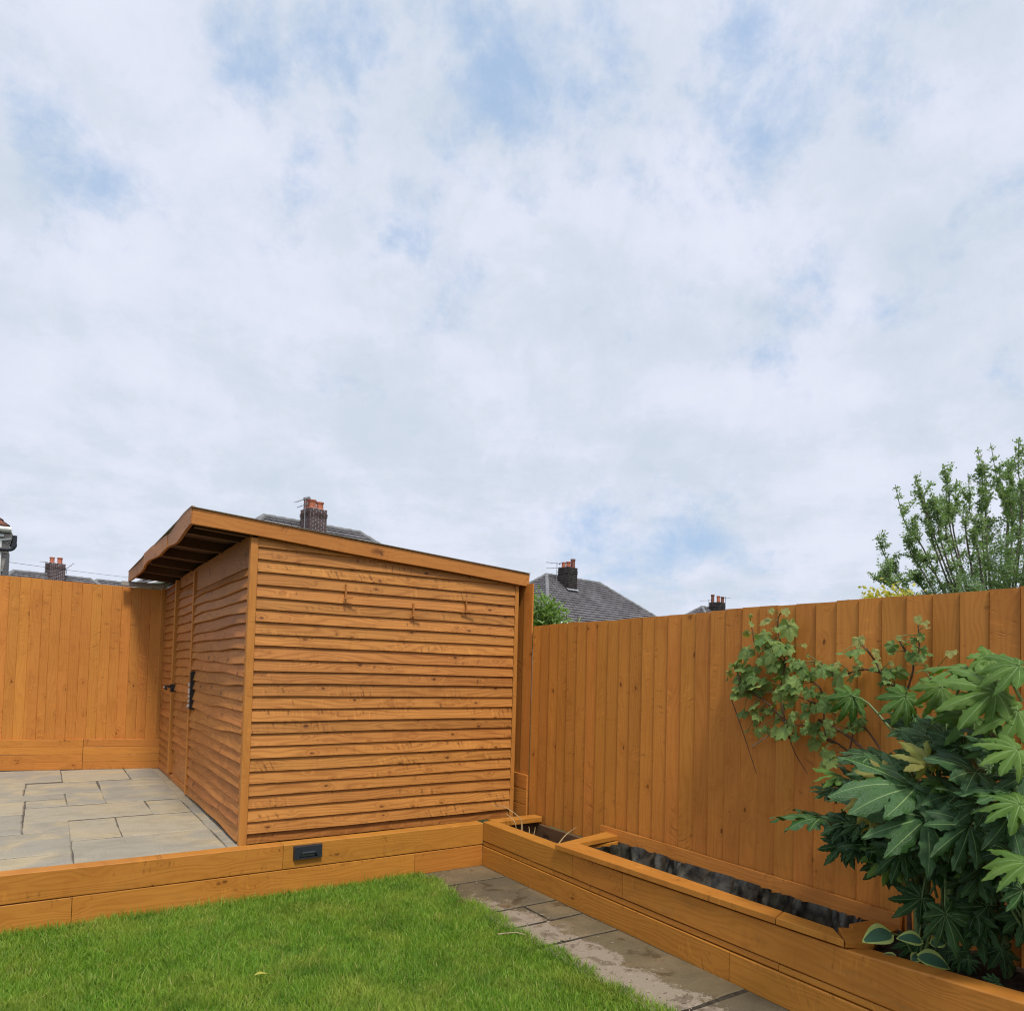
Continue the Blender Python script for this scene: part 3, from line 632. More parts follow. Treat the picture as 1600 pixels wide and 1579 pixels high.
def sleeper(parent, y0or, x0, x1, z0, z1, along='x', depth=0.10, warp=.0012, mat='sleeper'):
    g = .0015
    if along == 'x':      # front face at y = y0or
        prof = chamfer(z1 - z0 - .004, depth, .004)
        return plank('sleeper', M[mat], parent, (x0 + g, y0or + depth, z0 + .002), R_FACE_Y, prof, x1 - x0 - 2 * g, 5, wavy(warp, warp, 0, x1 - x0))
    prof = chamfer(z1 - z0 - .004, depth, .004)
    return plank('sleeper', M[mat], parent, (y0or + depth, x1 - g, z0 + .002), R_FACE_X, prof, x1 - x0 - 2 * g, 5, wavy(warp, warp, 0, x1 - x0))


for a, b in ((-2.2, -.35 - .6), (-.95, 1.322), (1.322, 2.797)):
    sleeper(sw, 4.617, a, b, .148, .3065)
for a, b in ((-2.2, .186), (.186, 2.244), (2.244, 2.797)):
    sleeper(sw, 4.620, a, b, -.05, .148)

# ---- wall light on that wall
wl = thing('wall_light', (1.478, 4.617, .247), 'black plastic brick light with a hooded slot, fixed to the low sleeper wall', 'wall light')
b = MB()
hw, hh, y0, yf = .0935, .044, 4.6165, 4.590
vs = [(1.478 + sx * (hw), y0, .247 + sz * hh) for sx, sz in ((-1, -1), (1, -1), (1, 1), (-1, 1))]
vs += [(1.478 + sx * (hw - .006), yf, .247 + sz * (hh - .006)) for sx, sz in ((-1, -1), (1, -1), (1, 1), (-1, 1))]
# trapezoid recess in the front face
rc = [(-.062, -.033), (.062, -.033), (.040, .006), (-.040, .006)]
vs += [(1.478 + x, yf, .247 + z) for x, z in rc]
vs += [(1.478 + x * .93, yf + .019, .247 + z * .9 - .001) for x, z in rc]
fs = [(0, 4, 5, 1)[::-1], (1, 5, 6, 2)[::-1], (2, 6, 7, 3)[::-1], (3, 7, 4, 0)[::-1]]
fs += [(4, 5, 9, 8)[::-1], (5, 6, 10, 9)[::-1], (6, 7, 11, 10)[::-1], (7, 4, 8, 11)[::-1]]
fs += [(8, 9, 13, 12)[::-1], (9, 10, 14, 13)[::-1], (10, 11, 15, 14)[::-1], (11, 8, 12, 15)[::-1], (12, 13, 14, 15)[::-1]]
b.add(vs, fs)
b.build('housing', M['black_plastic'], wl)
b = MB()
b.add([(1.478 - .040, yf - .001, .253), (1.478 + .040, yf - .001, .253), (1.478 + .044, yf - .008, .247), (1.478 - .044, yf - .008, .247),
       (1.478 - .040, yf + .006, .2555), (1.478 + .040, yf + .006, .2555), (1.478 + .046, yf - .007, .244), (1.478 - .046, yf - .007, .244)],
      [(0, 1, 2, 3), (4, 5, 1, 0), (3, 2, 6, 7), (0, 3, 7, 4), (1, 5, 6, 2), (4, 7, 6, 5)])
b.build('hood', M['black_plastic'], wl)
b = MB()
b.box(1.478 - .045, 1.478 + .045, yf + .0165, yf + .0175, .220, .246)
b.build('lens', simple('frosted_lens', (0.10, 0.11, 0.12), 0.3, 0.5), wl)

# ================================================================== RAISED PLANTER (right)
rb = thing('raised_planter', (3.05, 3.0, 0), 'long orange sleeper planter with a capped trough, running along the right fence', 'planter')
XF = 2.797
for a, b_ in ((-1.2, 2.32), (2.32, 4.62)):
    sleeper(rb, XF, a, b_, -.05, .138, 'y')
for a, b_ in ((-1.2, .6), (.6, 2.05), (2.05, 3.74), (3.74, 4.617)):
    sleeper(rb, XF + .004, a, b_, .139, .172, 'y', .09)
for a, b_ in ((3.079, 3.54), (3.54, 4.617)):
    sleeper(rb, XF, a, b_, .174, .318, 'y')
# last length rises a little towards the near end and carries green dirt
prof = chamfer(.140, .10, .005)
rise = lambda x: .026 * min(x / 1.36, 1) + .052 * min(1, max(0, (x - 1.36) / .8))
M['sleeper_mossy'] = wood('stained_sleeper_mossy', (0.51, 0.210, 0.035), (0.36, 0.128, 0.018), (0.11, 0.035, 0.007), 5.0, 0.0, contrast=0.95, green=0.35, ks=0.55)
plank('sleeper', M['sleeper_mossy'], rb, (XF + .10, 3.0775, .176), R_FACE_X, prof, 4.2, 60, lambda x, y, z: (x, y * (1 + rise(x) / .14), z), label='long near-end sleeper stained with green dirt')
# cross sleeper under the far end of the cap
sleeper(rb, 3.69, 2.90, 3.335, .02, .316, 'x', .09)
# back board of the open bed, bare and dirty
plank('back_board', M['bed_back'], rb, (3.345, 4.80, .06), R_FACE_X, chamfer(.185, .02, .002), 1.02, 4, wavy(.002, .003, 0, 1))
# rim continuing behind the shed-side wall
plank('sleeper', M['sleeper'], rb, (2.90, 4.724, .262), R_FACE_Y, chamfer(.043, .10, .004), .44, 3)
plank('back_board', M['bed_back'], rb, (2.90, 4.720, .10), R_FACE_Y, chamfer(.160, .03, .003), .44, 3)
# cap boards (mitred look: the long board butts against the cross board)
def cap(origin, prof, L, R, warp=None, trim=None):
    plank('cap_board', M['sleeper'], rb, origin, R, prof, L, 6, warp, trim=trim)


CAPZ = .3215
capx = lambda y: 2.778 + (3.69 - y) * .034
vs, fs = [], []
mbc = MB()


def prism(mb, poly, z0, z1, tilt=0.0):
    n = len(poly)
    c = .003
    cx = sum(p[0] for p in poly) / n
    cy = sum(p[1] for p in poly) / n
    ins = []
    for x, y in poly:
        L = math.hypot(cx - x, cy - y)
        ins.append((x + (cx - x) / L * c * 1.5, y + (cy - y) / L * c * 1.5))
    v = [(x, y, z0) for x, y in poly] + [(x, y, z1 - c) for x, y in poly] + [(x, y, z1) for x, y in ins]
    v = [(x, y, z + tilt * x) for x, y, z in v]
    f = [tuple(reversed(range(n))), tuple(range(2 * n, 3 * n))]
    for k in range(n):
        j = (k + 1) % n
        f += [(k, j, j + n, k + n), (k + n, j + n, j + 2 * n, k + 2 * n)]
    mb.add(v, f)


def cap_poly(poly, ang_along_y=True):
    """a cap board whose local x (grain) runs along world -Y or X"""
    mb = MB()
    if ang_along_y:
        o = (poly[0][0], poly[0][1])
        loc = [(-(y - o[1]), x - o[0]) for x, y in poly]
        prism(mb, loc, 0, .028, .0165)
        put('cap_board', make_mesh('cap_board', mb.v, mb.f, M['sleeper']), rb, (o[0], o[1], CAPZ + (3.69 - o[1]) * .0165), R_FLAT_Y)
    else:
        o = (poly[0][0], poly[0][1])
        prism(mb, [(x - o[0], y - o[1]) for x, y in poly], 0, .028)
        put('cap_board', make_mesh('cap_board', mb.v, mb.f, M['sleeper']), rb, (o[0], o[1], CAPZ), R_FLAT_X)


cap_poly([(2.776, 3.692), (2.932, 3.648), (2.893, 2.10), (2.786, 2.06)][::-1])
cap_poly([(2.786, 2.056), (2.893, 2.096), (2.885, 1.84), (2.790, 1.735)][::-1])
cap_poly([(2.779, 3.694), (2.94, 3.651), (3.325, 3.70), (3.325, 3.83)], False)
# splintered end piece at the near end of the trough
mb = MB()
prism(mb, [(0, 0), (.13, .115), (.20, .09), (.235, .13), (.43, .13), (.43, .02), (.25, -.01), (.12, -.05)][::-1], 0, .022)
put('end_board', make_mesh('end_board', mb.v, mb.f, M['sleeper']), rb, (2.80, 1.735, .350), Matrix.Rotation(math.radians(4), 3, 'Y') @ Matrix.Rotation(math.radians(6), 3, 'X'), label='short splintered board across the near end of the trough')
# board standing along the back of the trough, against the fence
plank('upstand_board', M['fence'], rb, (3.318, 3.885, .298), axes((0, -1, 0), (.12, 0, .9928), (-.9928, 0, .12)), chamfer(.088, .018, .002), 2.10, 6, wavy(.002, .002, 0, 2))
# polythene lining: a loose sheet with sharp upright pleats
rr = random.Random(3)
ny, nz = 240, 8
pleats = [(rr.random(), rr.uniform(.003, .007), rr.uniform(.016, .040), rr.uniform(-.05, .05)) for _ in range(26)]
bul = [(rr.random(), rr.uniform(.03, .09), rr.uniform(-.016, .018), rr.random()) for _ in range(22)]
vs, fs = [], []
for i in range(ny + 1):
    t = i / ny
    y = 3.655 - t * 1.89
    for j in range(nz + 1):
        s = j / nz
        a = .010 * math.sin(t * 17 + s * 2)
        for c, wd, am, sl in pleats:
            a += am * math.exp(-abs(t - c - sl * (s - .5)) / wd)
        for c, wd, am, sc in bul:
            a += am * math.exp(-((t - c) / wd) ** 2 - ((s - sc) / .35) ** 2)
        vs.append((3.298 - a - .04 * (1 - s), y, .12 + s * .20))
for i in range(ny):
    for j in range(nz):
        a = i * (nz + 1) + j
        fs.append((a, a + 1, a + nz + 2, a + nz + 1))
b0 = len(vs)
for i in range(25):       # far end of the lining
    for j in range(5):
        vs.append((2.90 + i * .0167, 3.628 + .010 * math.sin(i * 1.3 + j * .8) + .003 * rr.gauss(0, 1), .10 + j * .053))
for i in range(24):
    for j in range(4):
        a = b0 + i * 5 + j
        fs.append((a, a + 1, a + 6, a + 5))
wmesh('lining', vs, fs, M['liner'], rb, smooth=True)


def soil(x0, x1, y0, y1, z, nx, ny, amp, seed):
    r = random.Random(seed)
    vs = [(x0 + (x1 - x0) * i / nx, y0 + (y1 - y0) * j / ny, z + r.gauss(0, amp)) for i in range(nx + 1) for j in range(ny + 1)]
    fs = [(i * (ny + 1) + j, (i + 1) * (ny + 1) + j, (i + 1) * (ny + 1) + j + 1, i * (ny + 1) + j + 1) for i in range(nx) for j in range(ny)]
    return wmesh('soil', vs, fs, M['soil'], rb, smooth=True)


soil(2.9, 3.345, 3.78, 4.73, .15, 10, 20, .008, 1)
soil(2.9, 3.345, 1.76, 3.69, .09, 8, 30, .005, 2)
soil(2.9, 3.345, -1.2, 1.74, .315, 10, 50, .012, 3)
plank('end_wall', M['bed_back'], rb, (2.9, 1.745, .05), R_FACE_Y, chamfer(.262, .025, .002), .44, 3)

# dry stalks in the open bed
ds = thing('dry_grass_tuft', (3.05, 4.45, .15), 'few dead straw-coloured stalks in the open end of the planter by the shed corner', 'dead plant')
stk = [[(3.02, 4.50, .15), (3.02, 4.52, .30), (2.99, 4.60, .36)], [(3.03, 4.46, .15), (3.05, 4.48, .32), (3.0, 4.62, .40), (2.93, 4.70, .41)],
       [(3.05, 4.38, .15), (3.08, 4.36, .25), (3.09, 4.36, .30)], [(3.12, 4.16, .17), (3.20, 4.14, .27), (3.27, 4.10, .33)],
       [(3.0, 4.42, .15), (3.02, 4.44, .27), (3.03, 4.45, .33)], [(3.06, 4.43, .15), (3.1, 4.45, .24), (3.13, 4.5, .27)], [(2.99, 4.36, .15), (3.0, 4.36, .24), (2.98, 4.38, .29)]]
for i, s in enumerate(stk):
    b = MB()
    b.tube(smooth_path(s), .006 if i == 3 else .004, .0025, 5)
    b.build('stalk', M['straw'], ds)

# ================================================================== SHED
SX, SXE, SY, SYE = 1.135, 3.304, 5.0116, 9.06
shed = thing('shed', (2.2, 7.0, .237), 'orange stained timber shed with horizontal lap boards and a sloping flat roof', 'shed')
roof_top = lambda x: 2.435 - (x - .76) * (2.435 - 2.262) / 2.61
LAP, Z0 = .0838, .308
FE = [(0, .014), (0, .030), (.002, .032), (.103, .012), (.105, .004), (.05, .004)]
for k in range(-1, 24):
    zb = Z0 + LAP * k
    L = SXE - SX - .085
    x0 = SX + .047
    lim = lambda x: roof_top(x) - .075
    if lim(x0 + L) < zb + .012:
        # stop where the roof comes down on the board
        xx = x0
        while xx < x0 + L and lim(xx) > zb + .012:
            xx += .02
        L = xx - x0
    if L < .1:
        continue
    wv = wavy(.0016, .0030, 0, L)
    prof = FE if k >= 0 else [(.012, 0), (.012, .012), (.016, .014), (.103, .010), (.105, .003), (.05, 0)]

    def tr(v, zb=zb, x0=x0):
        return (v[0], min(v[1], lim(x0 + v[0]) - zb), v[2])
    plank('cladding_board', M['shed'], shed, (x0, SY + random.uniform(-.001, .001), zb + random.gauss(0, .0015)), R_FACE_Y, prof, L, 12, wv, trim=tr)
# corner posts
plank('corner_post', M['trim'], shed, (SX - .004, SY - .034, .24), axes((0, 0, 1), (1, 0, 0), (0, 1, 0)), chamfer(.05, .05, .003), 2.055, 6, wavy(.0008, .001, 0, 2))
plank('corner_post', M['trim'], shed, (SXE - .034, SY - .030, .24), axes((0, 0, 1), (1, 0, 0), (0, 1, 0)), chamfer(.036, .045, .003), 1.95, 6, wavy(.0008, .001, 0, 2))
# wall panels behind the boards
b = MB()
b.add([(SX + .03, SY + .012, .24), (SXE - .01, SY + .012, .24), (SXE - .01, SY + .012, 2.16), (SX + .03, SY + .012, 2.32),
       (SX + .03, SY + .03, .24), (SXE - .01, SY + .03, .24), (SXE - .01, SY + .03, 2.16), (SX + .03, SY + .03, 2.32)],
      [(0, 1, 2, 3), (4, 7, 6, 5), (0, 4, 5, 1), (1, 5, 6, 2), (2, 6, 7, 3), (3, 7, 4, 0)])
b.box(SX + .03, SX + .045, SY + .03, SYE, .24, 2.33)
b.box(SXE - .03, SXE - .012, SY + .03, SYE, .24, 2.16)
b.box(SX + .045, SXE - .03, SYE - .02, SYE, .24, 2.16)
b.build('wall_panel', M['dark_void'], shed)

# front boards: three bays
FEF = [(0, .014), (0, .036), (.004, .039), (.108, .012), (.110, .004), (.05, .003)]


def bay(parent, ya, yb, xo, z0, ztop, amp, name='cladding_board', slope=0.0, lap=LAP):
    z = z0
    while z < ztop - .02:
        L = yb - ya
        wv = wavy(amp, amp * .8, 0, L)
        sl = random.gauss(0, slope)

        def wp(x, y, zz, wv=wv, sl=sl, L=L):
            a, b_, c_ = wv(x, y, zz)
            return (a, b_ + sl * (x / L - .5), c_)
        top = ztop - z
        plank(name, M['shed_front'], parent, (xo, yb, z), R_FACE_X, FEF, L, max(5, int(L * 7)), wp, trim=lambda v, t=top: (v[0], min(v[1], t), v[2]))
        z += lap + random.gauss(0, .0025)


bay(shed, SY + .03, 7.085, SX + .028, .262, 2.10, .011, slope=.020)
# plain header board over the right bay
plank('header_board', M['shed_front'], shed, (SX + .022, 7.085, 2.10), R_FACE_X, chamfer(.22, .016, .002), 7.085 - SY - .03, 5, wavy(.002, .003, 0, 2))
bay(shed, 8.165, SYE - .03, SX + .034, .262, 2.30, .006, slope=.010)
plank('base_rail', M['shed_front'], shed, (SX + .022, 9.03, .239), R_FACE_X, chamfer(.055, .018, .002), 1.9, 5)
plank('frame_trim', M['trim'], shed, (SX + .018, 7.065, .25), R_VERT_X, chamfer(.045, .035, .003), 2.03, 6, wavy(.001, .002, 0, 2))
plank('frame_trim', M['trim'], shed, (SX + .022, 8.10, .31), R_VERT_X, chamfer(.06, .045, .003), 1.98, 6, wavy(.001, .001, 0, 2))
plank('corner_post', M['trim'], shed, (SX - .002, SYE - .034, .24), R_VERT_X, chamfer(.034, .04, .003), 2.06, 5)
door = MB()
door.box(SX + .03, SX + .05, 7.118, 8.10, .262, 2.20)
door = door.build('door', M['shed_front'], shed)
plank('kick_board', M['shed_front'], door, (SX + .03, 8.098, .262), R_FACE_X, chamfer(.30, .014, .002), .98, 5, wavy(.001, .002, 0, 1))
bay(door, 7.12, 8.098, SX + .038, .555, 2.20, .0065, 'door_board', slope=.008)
plank('door_header', M['shed_front'], shed, (SX + .03, 8.10, 2.203), R_FACE_X, chamfer(.12, .014, .002), 1.0, 4)

# door handle: backplate and lever; strap bolt on the other side
b = MB()
b.box(SX - .032, SX - .008 + .03, 8.10, 8.165, 1.135, 1.215)
b.build('lock_case', M['black_metal'], door)
b = MB()
b.tube(smooth_path([(SX - .03, 8.13, 1.19), (SX - .075, 8.135, 1.192), (SX - .082, 8.12, 1.18), (SX - .08, 8.04, 1.165)]), .012, .011, 8)
b.build('handle', M['black_metal'], door, smooth=True)
b = MB()
b.obox((SX - .094, 8.09, 1.186), (0, 1, 0), (0, 0, 1), (1, 0, 0), .028, .007, .003)
b.build('handle_plate', M['steel'], door)
b = MB()
b.box(SX - .026, SX + .004, 6.94, 6.995, 1.02, 1.365)
b.box(SX - .031, SX - .025, 6.935, 7.00, 1.03, 1.355)
b.build('bolt_bar', M['black_metal'], shed)
b = MB()
for z, h in ((1.245, .014), (1.19, .022), (1.14, .012), (1.10, .012), (1.06, .010)):
    b.box(SX - .040, SX - .0315, 6.940, 6.985, z - h, z + h)
b.build('bolt_fitting', M['steel'], shed)
b = MB()
b.box(SX - .034, SX - .004, 7.02, 7.06, 1.032, 1.058)
b.build('bolt_end', M['steel'], shed)

# wooden pegs on the side wall
for (x, z1, z2, dx) in ((1.801, 2.037, 1.935, .045), (2.338, 1.938, 1.845, .055), (2.797, 1.998, 1.905, .075)):
    b = MB()
    b.box(x - .006, x + .006, SY - .042, SY - .020, z2 - .004, z1)
    b.obox((x + .012, SY - .058, z2 + .002), (.93, -.33, .18), (.33, .93, 0), (-.17, .06, .98), dx * .75, .007, .005)
    b.build('hook', M['shed'], shed)
# knot hole
kh = MB()
kx, kz = 1.948, .437
kh.lathe([(.013, -.001), (.013, .001)], (0, 0, 0), 10)
rot = axes((1, 0, 0), (0, 0, 1), (0, -1, 0))
put('knot_hole', make_mesh('knot_hole', kh.v, kh.f, M['dark_void']), shed, (kx, SY - .0185, kz), rot)

# roof
YR0, YR1 = 4.945, 9.02
b = MB()


def sl_box(b, x0, x1, y0, y1, ztop, t, mi=0):
    vs = [(x, y, ztop(x) - d) for d in (t, 0) for y in (y0, y1) for x in (x0, x1)]
    b.add(vs, [(0, 2, 3, 1), (4, 5, 7, 6), (0, 1, 5, 4), (2, 6, 7, 3), (0, 4, 6, 2), (1, 3, 7, 5)], mi)


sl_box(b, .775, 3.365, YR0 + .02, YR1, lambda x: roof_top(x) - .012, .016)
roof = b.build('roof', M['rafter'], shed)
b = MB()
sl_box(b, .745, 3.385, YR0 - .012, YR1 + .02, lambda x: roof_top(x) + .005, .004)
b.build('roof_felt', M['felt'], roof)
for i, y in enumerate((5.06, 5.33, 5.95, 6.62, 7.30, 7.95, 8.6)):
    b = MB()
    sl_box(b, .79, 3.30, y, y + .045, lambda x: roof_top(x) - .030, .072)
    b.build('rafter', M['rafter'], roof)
# side fascia follows the slope
ang = math.atan2(2.262 - 2.435, 2.61)
ca, sa = math.cos(ang), math.sin(ang)
plank('fascia_board', M['trim'], shed, (.752, YR0 + .02, 2.435 - .106), axes((ca, 0, sa), (-sa, 0, ca), (0, -1, 0)), chamfer(.106, .02, .003), 2.63, 10,
      lambda x, y, z: (x, y - .012 * math.sin(PI * x / 2.63) * 0 + .003 * math.sin(x * 4), z))
# front fascia, warped and split into lengths
zt = lambda y: 2.437 + .006 * math.sin((y - 5) * 5.1) + .008 * math.sin((y - 5) * 2.3 + 2) - .010 * math.exp(-((y - 5.9) / .3) ** 2) + .006 * (y > 6.9)
for ya, yb, dx in ((YR0 + .003, 6.05, 0), (6.052, 7.55, -.004), (7.552, YR1, .002)):
    n = 14
    vs = []
    for i in range(n + 1):
        y = ya + (yb - ya) * i / n
        top = zt(y) + .004
        bot = zt(y + .4) - .118 - .006 * math.sin(y * 6)
        xo = .752 + dx + .006 * math.sin(y * 3.3)
        vs += [(xo, y, bot), (xo, y, top), (xo + .02, y, top), (xo + .02, y, bot)]
    fs = [(3, 2, 1, 0), tuple(range(4 * n, 4 * n + 4))]
    for i in range(n):
        for k in range(4):
            a, c = i * 4 + k, i * 4 + (k + 1) % 4
            fs.append((a, c, c + 4, a + 4))
    o = (.752, yb, 2.33)
    vs = [(-(y - o[1]), z - o[2], -(x - o[0])) for x, y, z in vs]
    put('fascia_board', make_mesh('fascia_board', vs, fs, M['shed_front']), shed, o, R_FACE_X)

# ================================================================== FENCES
FB = [(0, .0), (.122, .0), (.122, .004), (.1145, .004), (.1145, .017), (.112, .019), (.003, .011), (0, .008)]
FBL = [(y_ * .0985 / .117, z_) for y_, z_ in FB]


def mirror(p):
    return [(-y, z) for y, z in reversed(p)]


f2 = thing('fence', (3.40, 2.0, .0), 'right-hand orange feather-edge fence behind the planter and climbing vine', 'fence')
ztop = lambda y: 1.816 + (4.8 - y) * .0098 + .004 * math.sin(y * 3.1) + .003 * math.sin(y * 7.7)
y = -1.25
i = 0
while y < 4.80:
    zb = .246 if y > 1.7 else .20
    zt_ = ztop(y) + random.uniform(-.002, .002)
    plank('fence_board', M['fence'], f2, (3.372 + random.uniform(-.001, .001), y, zb), R_VERT_X, FB, zt_ - zb, 6, wavy(.0016, .0012, 0, 1.6))
    y += .117
yl = y
# taller boards against the shed, on gravel boards
for k in range(5):
    plank('fence_board', M['fence'], f2, (3.374, yl + .03, .60), R_VERT_X, FB, 2.172 - .60, 6, wavy(.0015, .001, 0, 1.6))
    yl += .117
for k in range(3):
    plank('gravel_board', M['fence'], f2, (3.375, 5.6, .236 + k * .122), R_FACE_X, chamfer(.119, .03, .004), .74, 3, wavy(.001, .002, 0, 1))
for yy in (-.9, .95, 2.8, 4.7):
    plank('fence_post', M['fence'], f2, (3.47, yy, -.05), R_VERT_X, chamfer(.09, .075, .004), 1.80, 2)
for zz in (.45, 1.1, 1.65):
    plank('rail', M['fence'], f2, (3.418, 4.8, zz), R_FACE_X, chamfer(.07, .038, .004), 6.0, 2)

f1 = thing('fence', (.4, 9.3, .2), 'left-hand orange feather-edge fence beyond the patio, on stacked gravel boards', 'fence')
nrm = Vector((-.246, -.969, 0)).normalized()
tan = Vector((.969, -.246, 0)).normalized()           # along the fence, to the right
P0 = Vector((1.128, 9.056, 0)) 
RF = axes((0, 0, 1), tuple(-tan), tuple(nrm))
s = -.06
while s < 2.5:
    o = P0 - tan * s
    zt_ = 2.262 + s * .040 + random.uniform(-.002, .002)
    plank('fence_board', M['fence'], f1, (o.x, o.y, .565), RF, FBL, zt_ - .565, 6, wavy(.0016, .0012, 0, 1.6))
    s += .0985
RH = axes(tuple(tan), (0, 0, 1), tuple(nrm))
for k in range(4):
    h = .0815
    for sa_, sb_ in ((.741, 2.6), (-.05, .736)):
        o = P0 - tan * sb_ + nrm * .012
        plank('gravel_board', M['fence'], f1, (o.x, o.y, .237 + k * .0825), RH, chamfer(h, .03, .003), sb_ - sa_, 5, wavy(.0012, .002, 0, sb_ - sa_))
o = P0 - tan * .42 + nrm * .075
plank('coping_board', M['grey_wood'], f1, (o.x, o.y, 2.278), axes(tuple((tan + Vector((0, 0, -.035))).normalized()), (0, 0, 1), tuple(nrm)), chamfer(.048, .09, .003), .43, 4, label='short weathered grey board on the fence top under the shed eaves')
for sv in (-.05, 1.2, 2.4):
    o = P0 - tan * sv - nrm * .05
    plank('fence_post', M['fence'], f1, (o.x, o.y, .0), RF, chamfer(.09, .075, .004), 2.2, 2)
# dark cable plug on the left fence edge of view

# ================================================================== HOUSES
def brick_stack(parent, c, ang, a, b_, z0, z1, mb_brick, mb_mortar, name='brickwork', corbel=True):
    """chimney stack: a mortar core (chimney) with every brick of the four faces standing proud (stuff sub-part)"""
    ux = Vector((math.cos(ang), math.sin(ang), 0))
    uy = Vector((-math.sin(ang), math.cos(ang), 0))
    core = MB()
    core.obox((c[0], c[1], (z0 + z1) / 2), ux, uy, (0, 0, 1), a / 2 - .012, b_ / 2 - .012, (z1 - z0) / 2)
    ch = core.build('chimney', mb_mortar, parent)
    br = MB()
    n = int((z1 - z0) / .085)
    hh = (z1 - z0) / n
    for k in range(n):
        zc = z0 + (k + .5) * hh
        g = .03 if (corbel and k in (n - 3, n - 4)) else (.0)
        for (t, nn, w, d) in ((ux, -uy, a, b_), (uy, -ux, b_, a), (ux, uy, a, b_), (uy, ux, b_, a)):
            cnt = max(3, int(w / .215))
            bw = w / cnt
            sh = .5 if k % 2 else 0
            for q in range(cnt + (1 if sh else 0)):
                s0, s1 = -w / 2 + (q - sh) * bw + .007, -w / 2 + (q + 1 - sh) * bw - .007
                s0, s1 = max(s0, -w / 2), min(s1, w / 2)
                if s1 - s0 < .02:
                    continue
                cc = Vector((c[0], c[1], zc)) + t * ((s0 + s1) / 2) + nn * (d / 2 - .010 + g + random.uniform(-.003, .003))
                br.obox(cc, t, nn, (0, 0, 1), (s1 - s0) / 2 - .006, .02, hh / 2 - .017)
    br.build(name, mb_brick, ch, kind='stuff')
    return ch


def pots(ch, plist, mats):
    for i, (x, y, z, r, h) in enumerate(plist):
        b = MB()
        b.lathe([(r * .95, 0), (r * .9, .05), (r * .85, h * .8), (r * 1.02, h * .84), (r * 1.02, h), (r * .8, h), (r * .78, h * .6)], (x, y, z), 12)
        b.build('chimney_pot', mats[i % len(mats)], ch)


def aerial(ch, x, y, z0, z1, booms):
    b = MB()
    b.tube([(x, y, z0), (x, y, z1)], .018, .018, 6)
    for (z, dx, dy, dz, L, ne, el) in booms:
        d = Vector((dx, dy, dz)).normalized()
        p = Vector((x, y, z))
        b.tube([p - d * L * .25, p + d * L * .75], .014, .014, 5)
        sv = d.cross(Vector((0, 0, 1))).normalized()
        for k in range(ne):
            q = p + d * (L * (-.22 + .95 * k / max(1, ne - 1)))
            b.tube([q - sv * el, q + sv * el], .009, .009, 4)
        b.obox(p - d * L * .2, sv, (0, 0, 1), d, el * .7, .045, .01)
    b.build('aerial', M['alu'], ch)


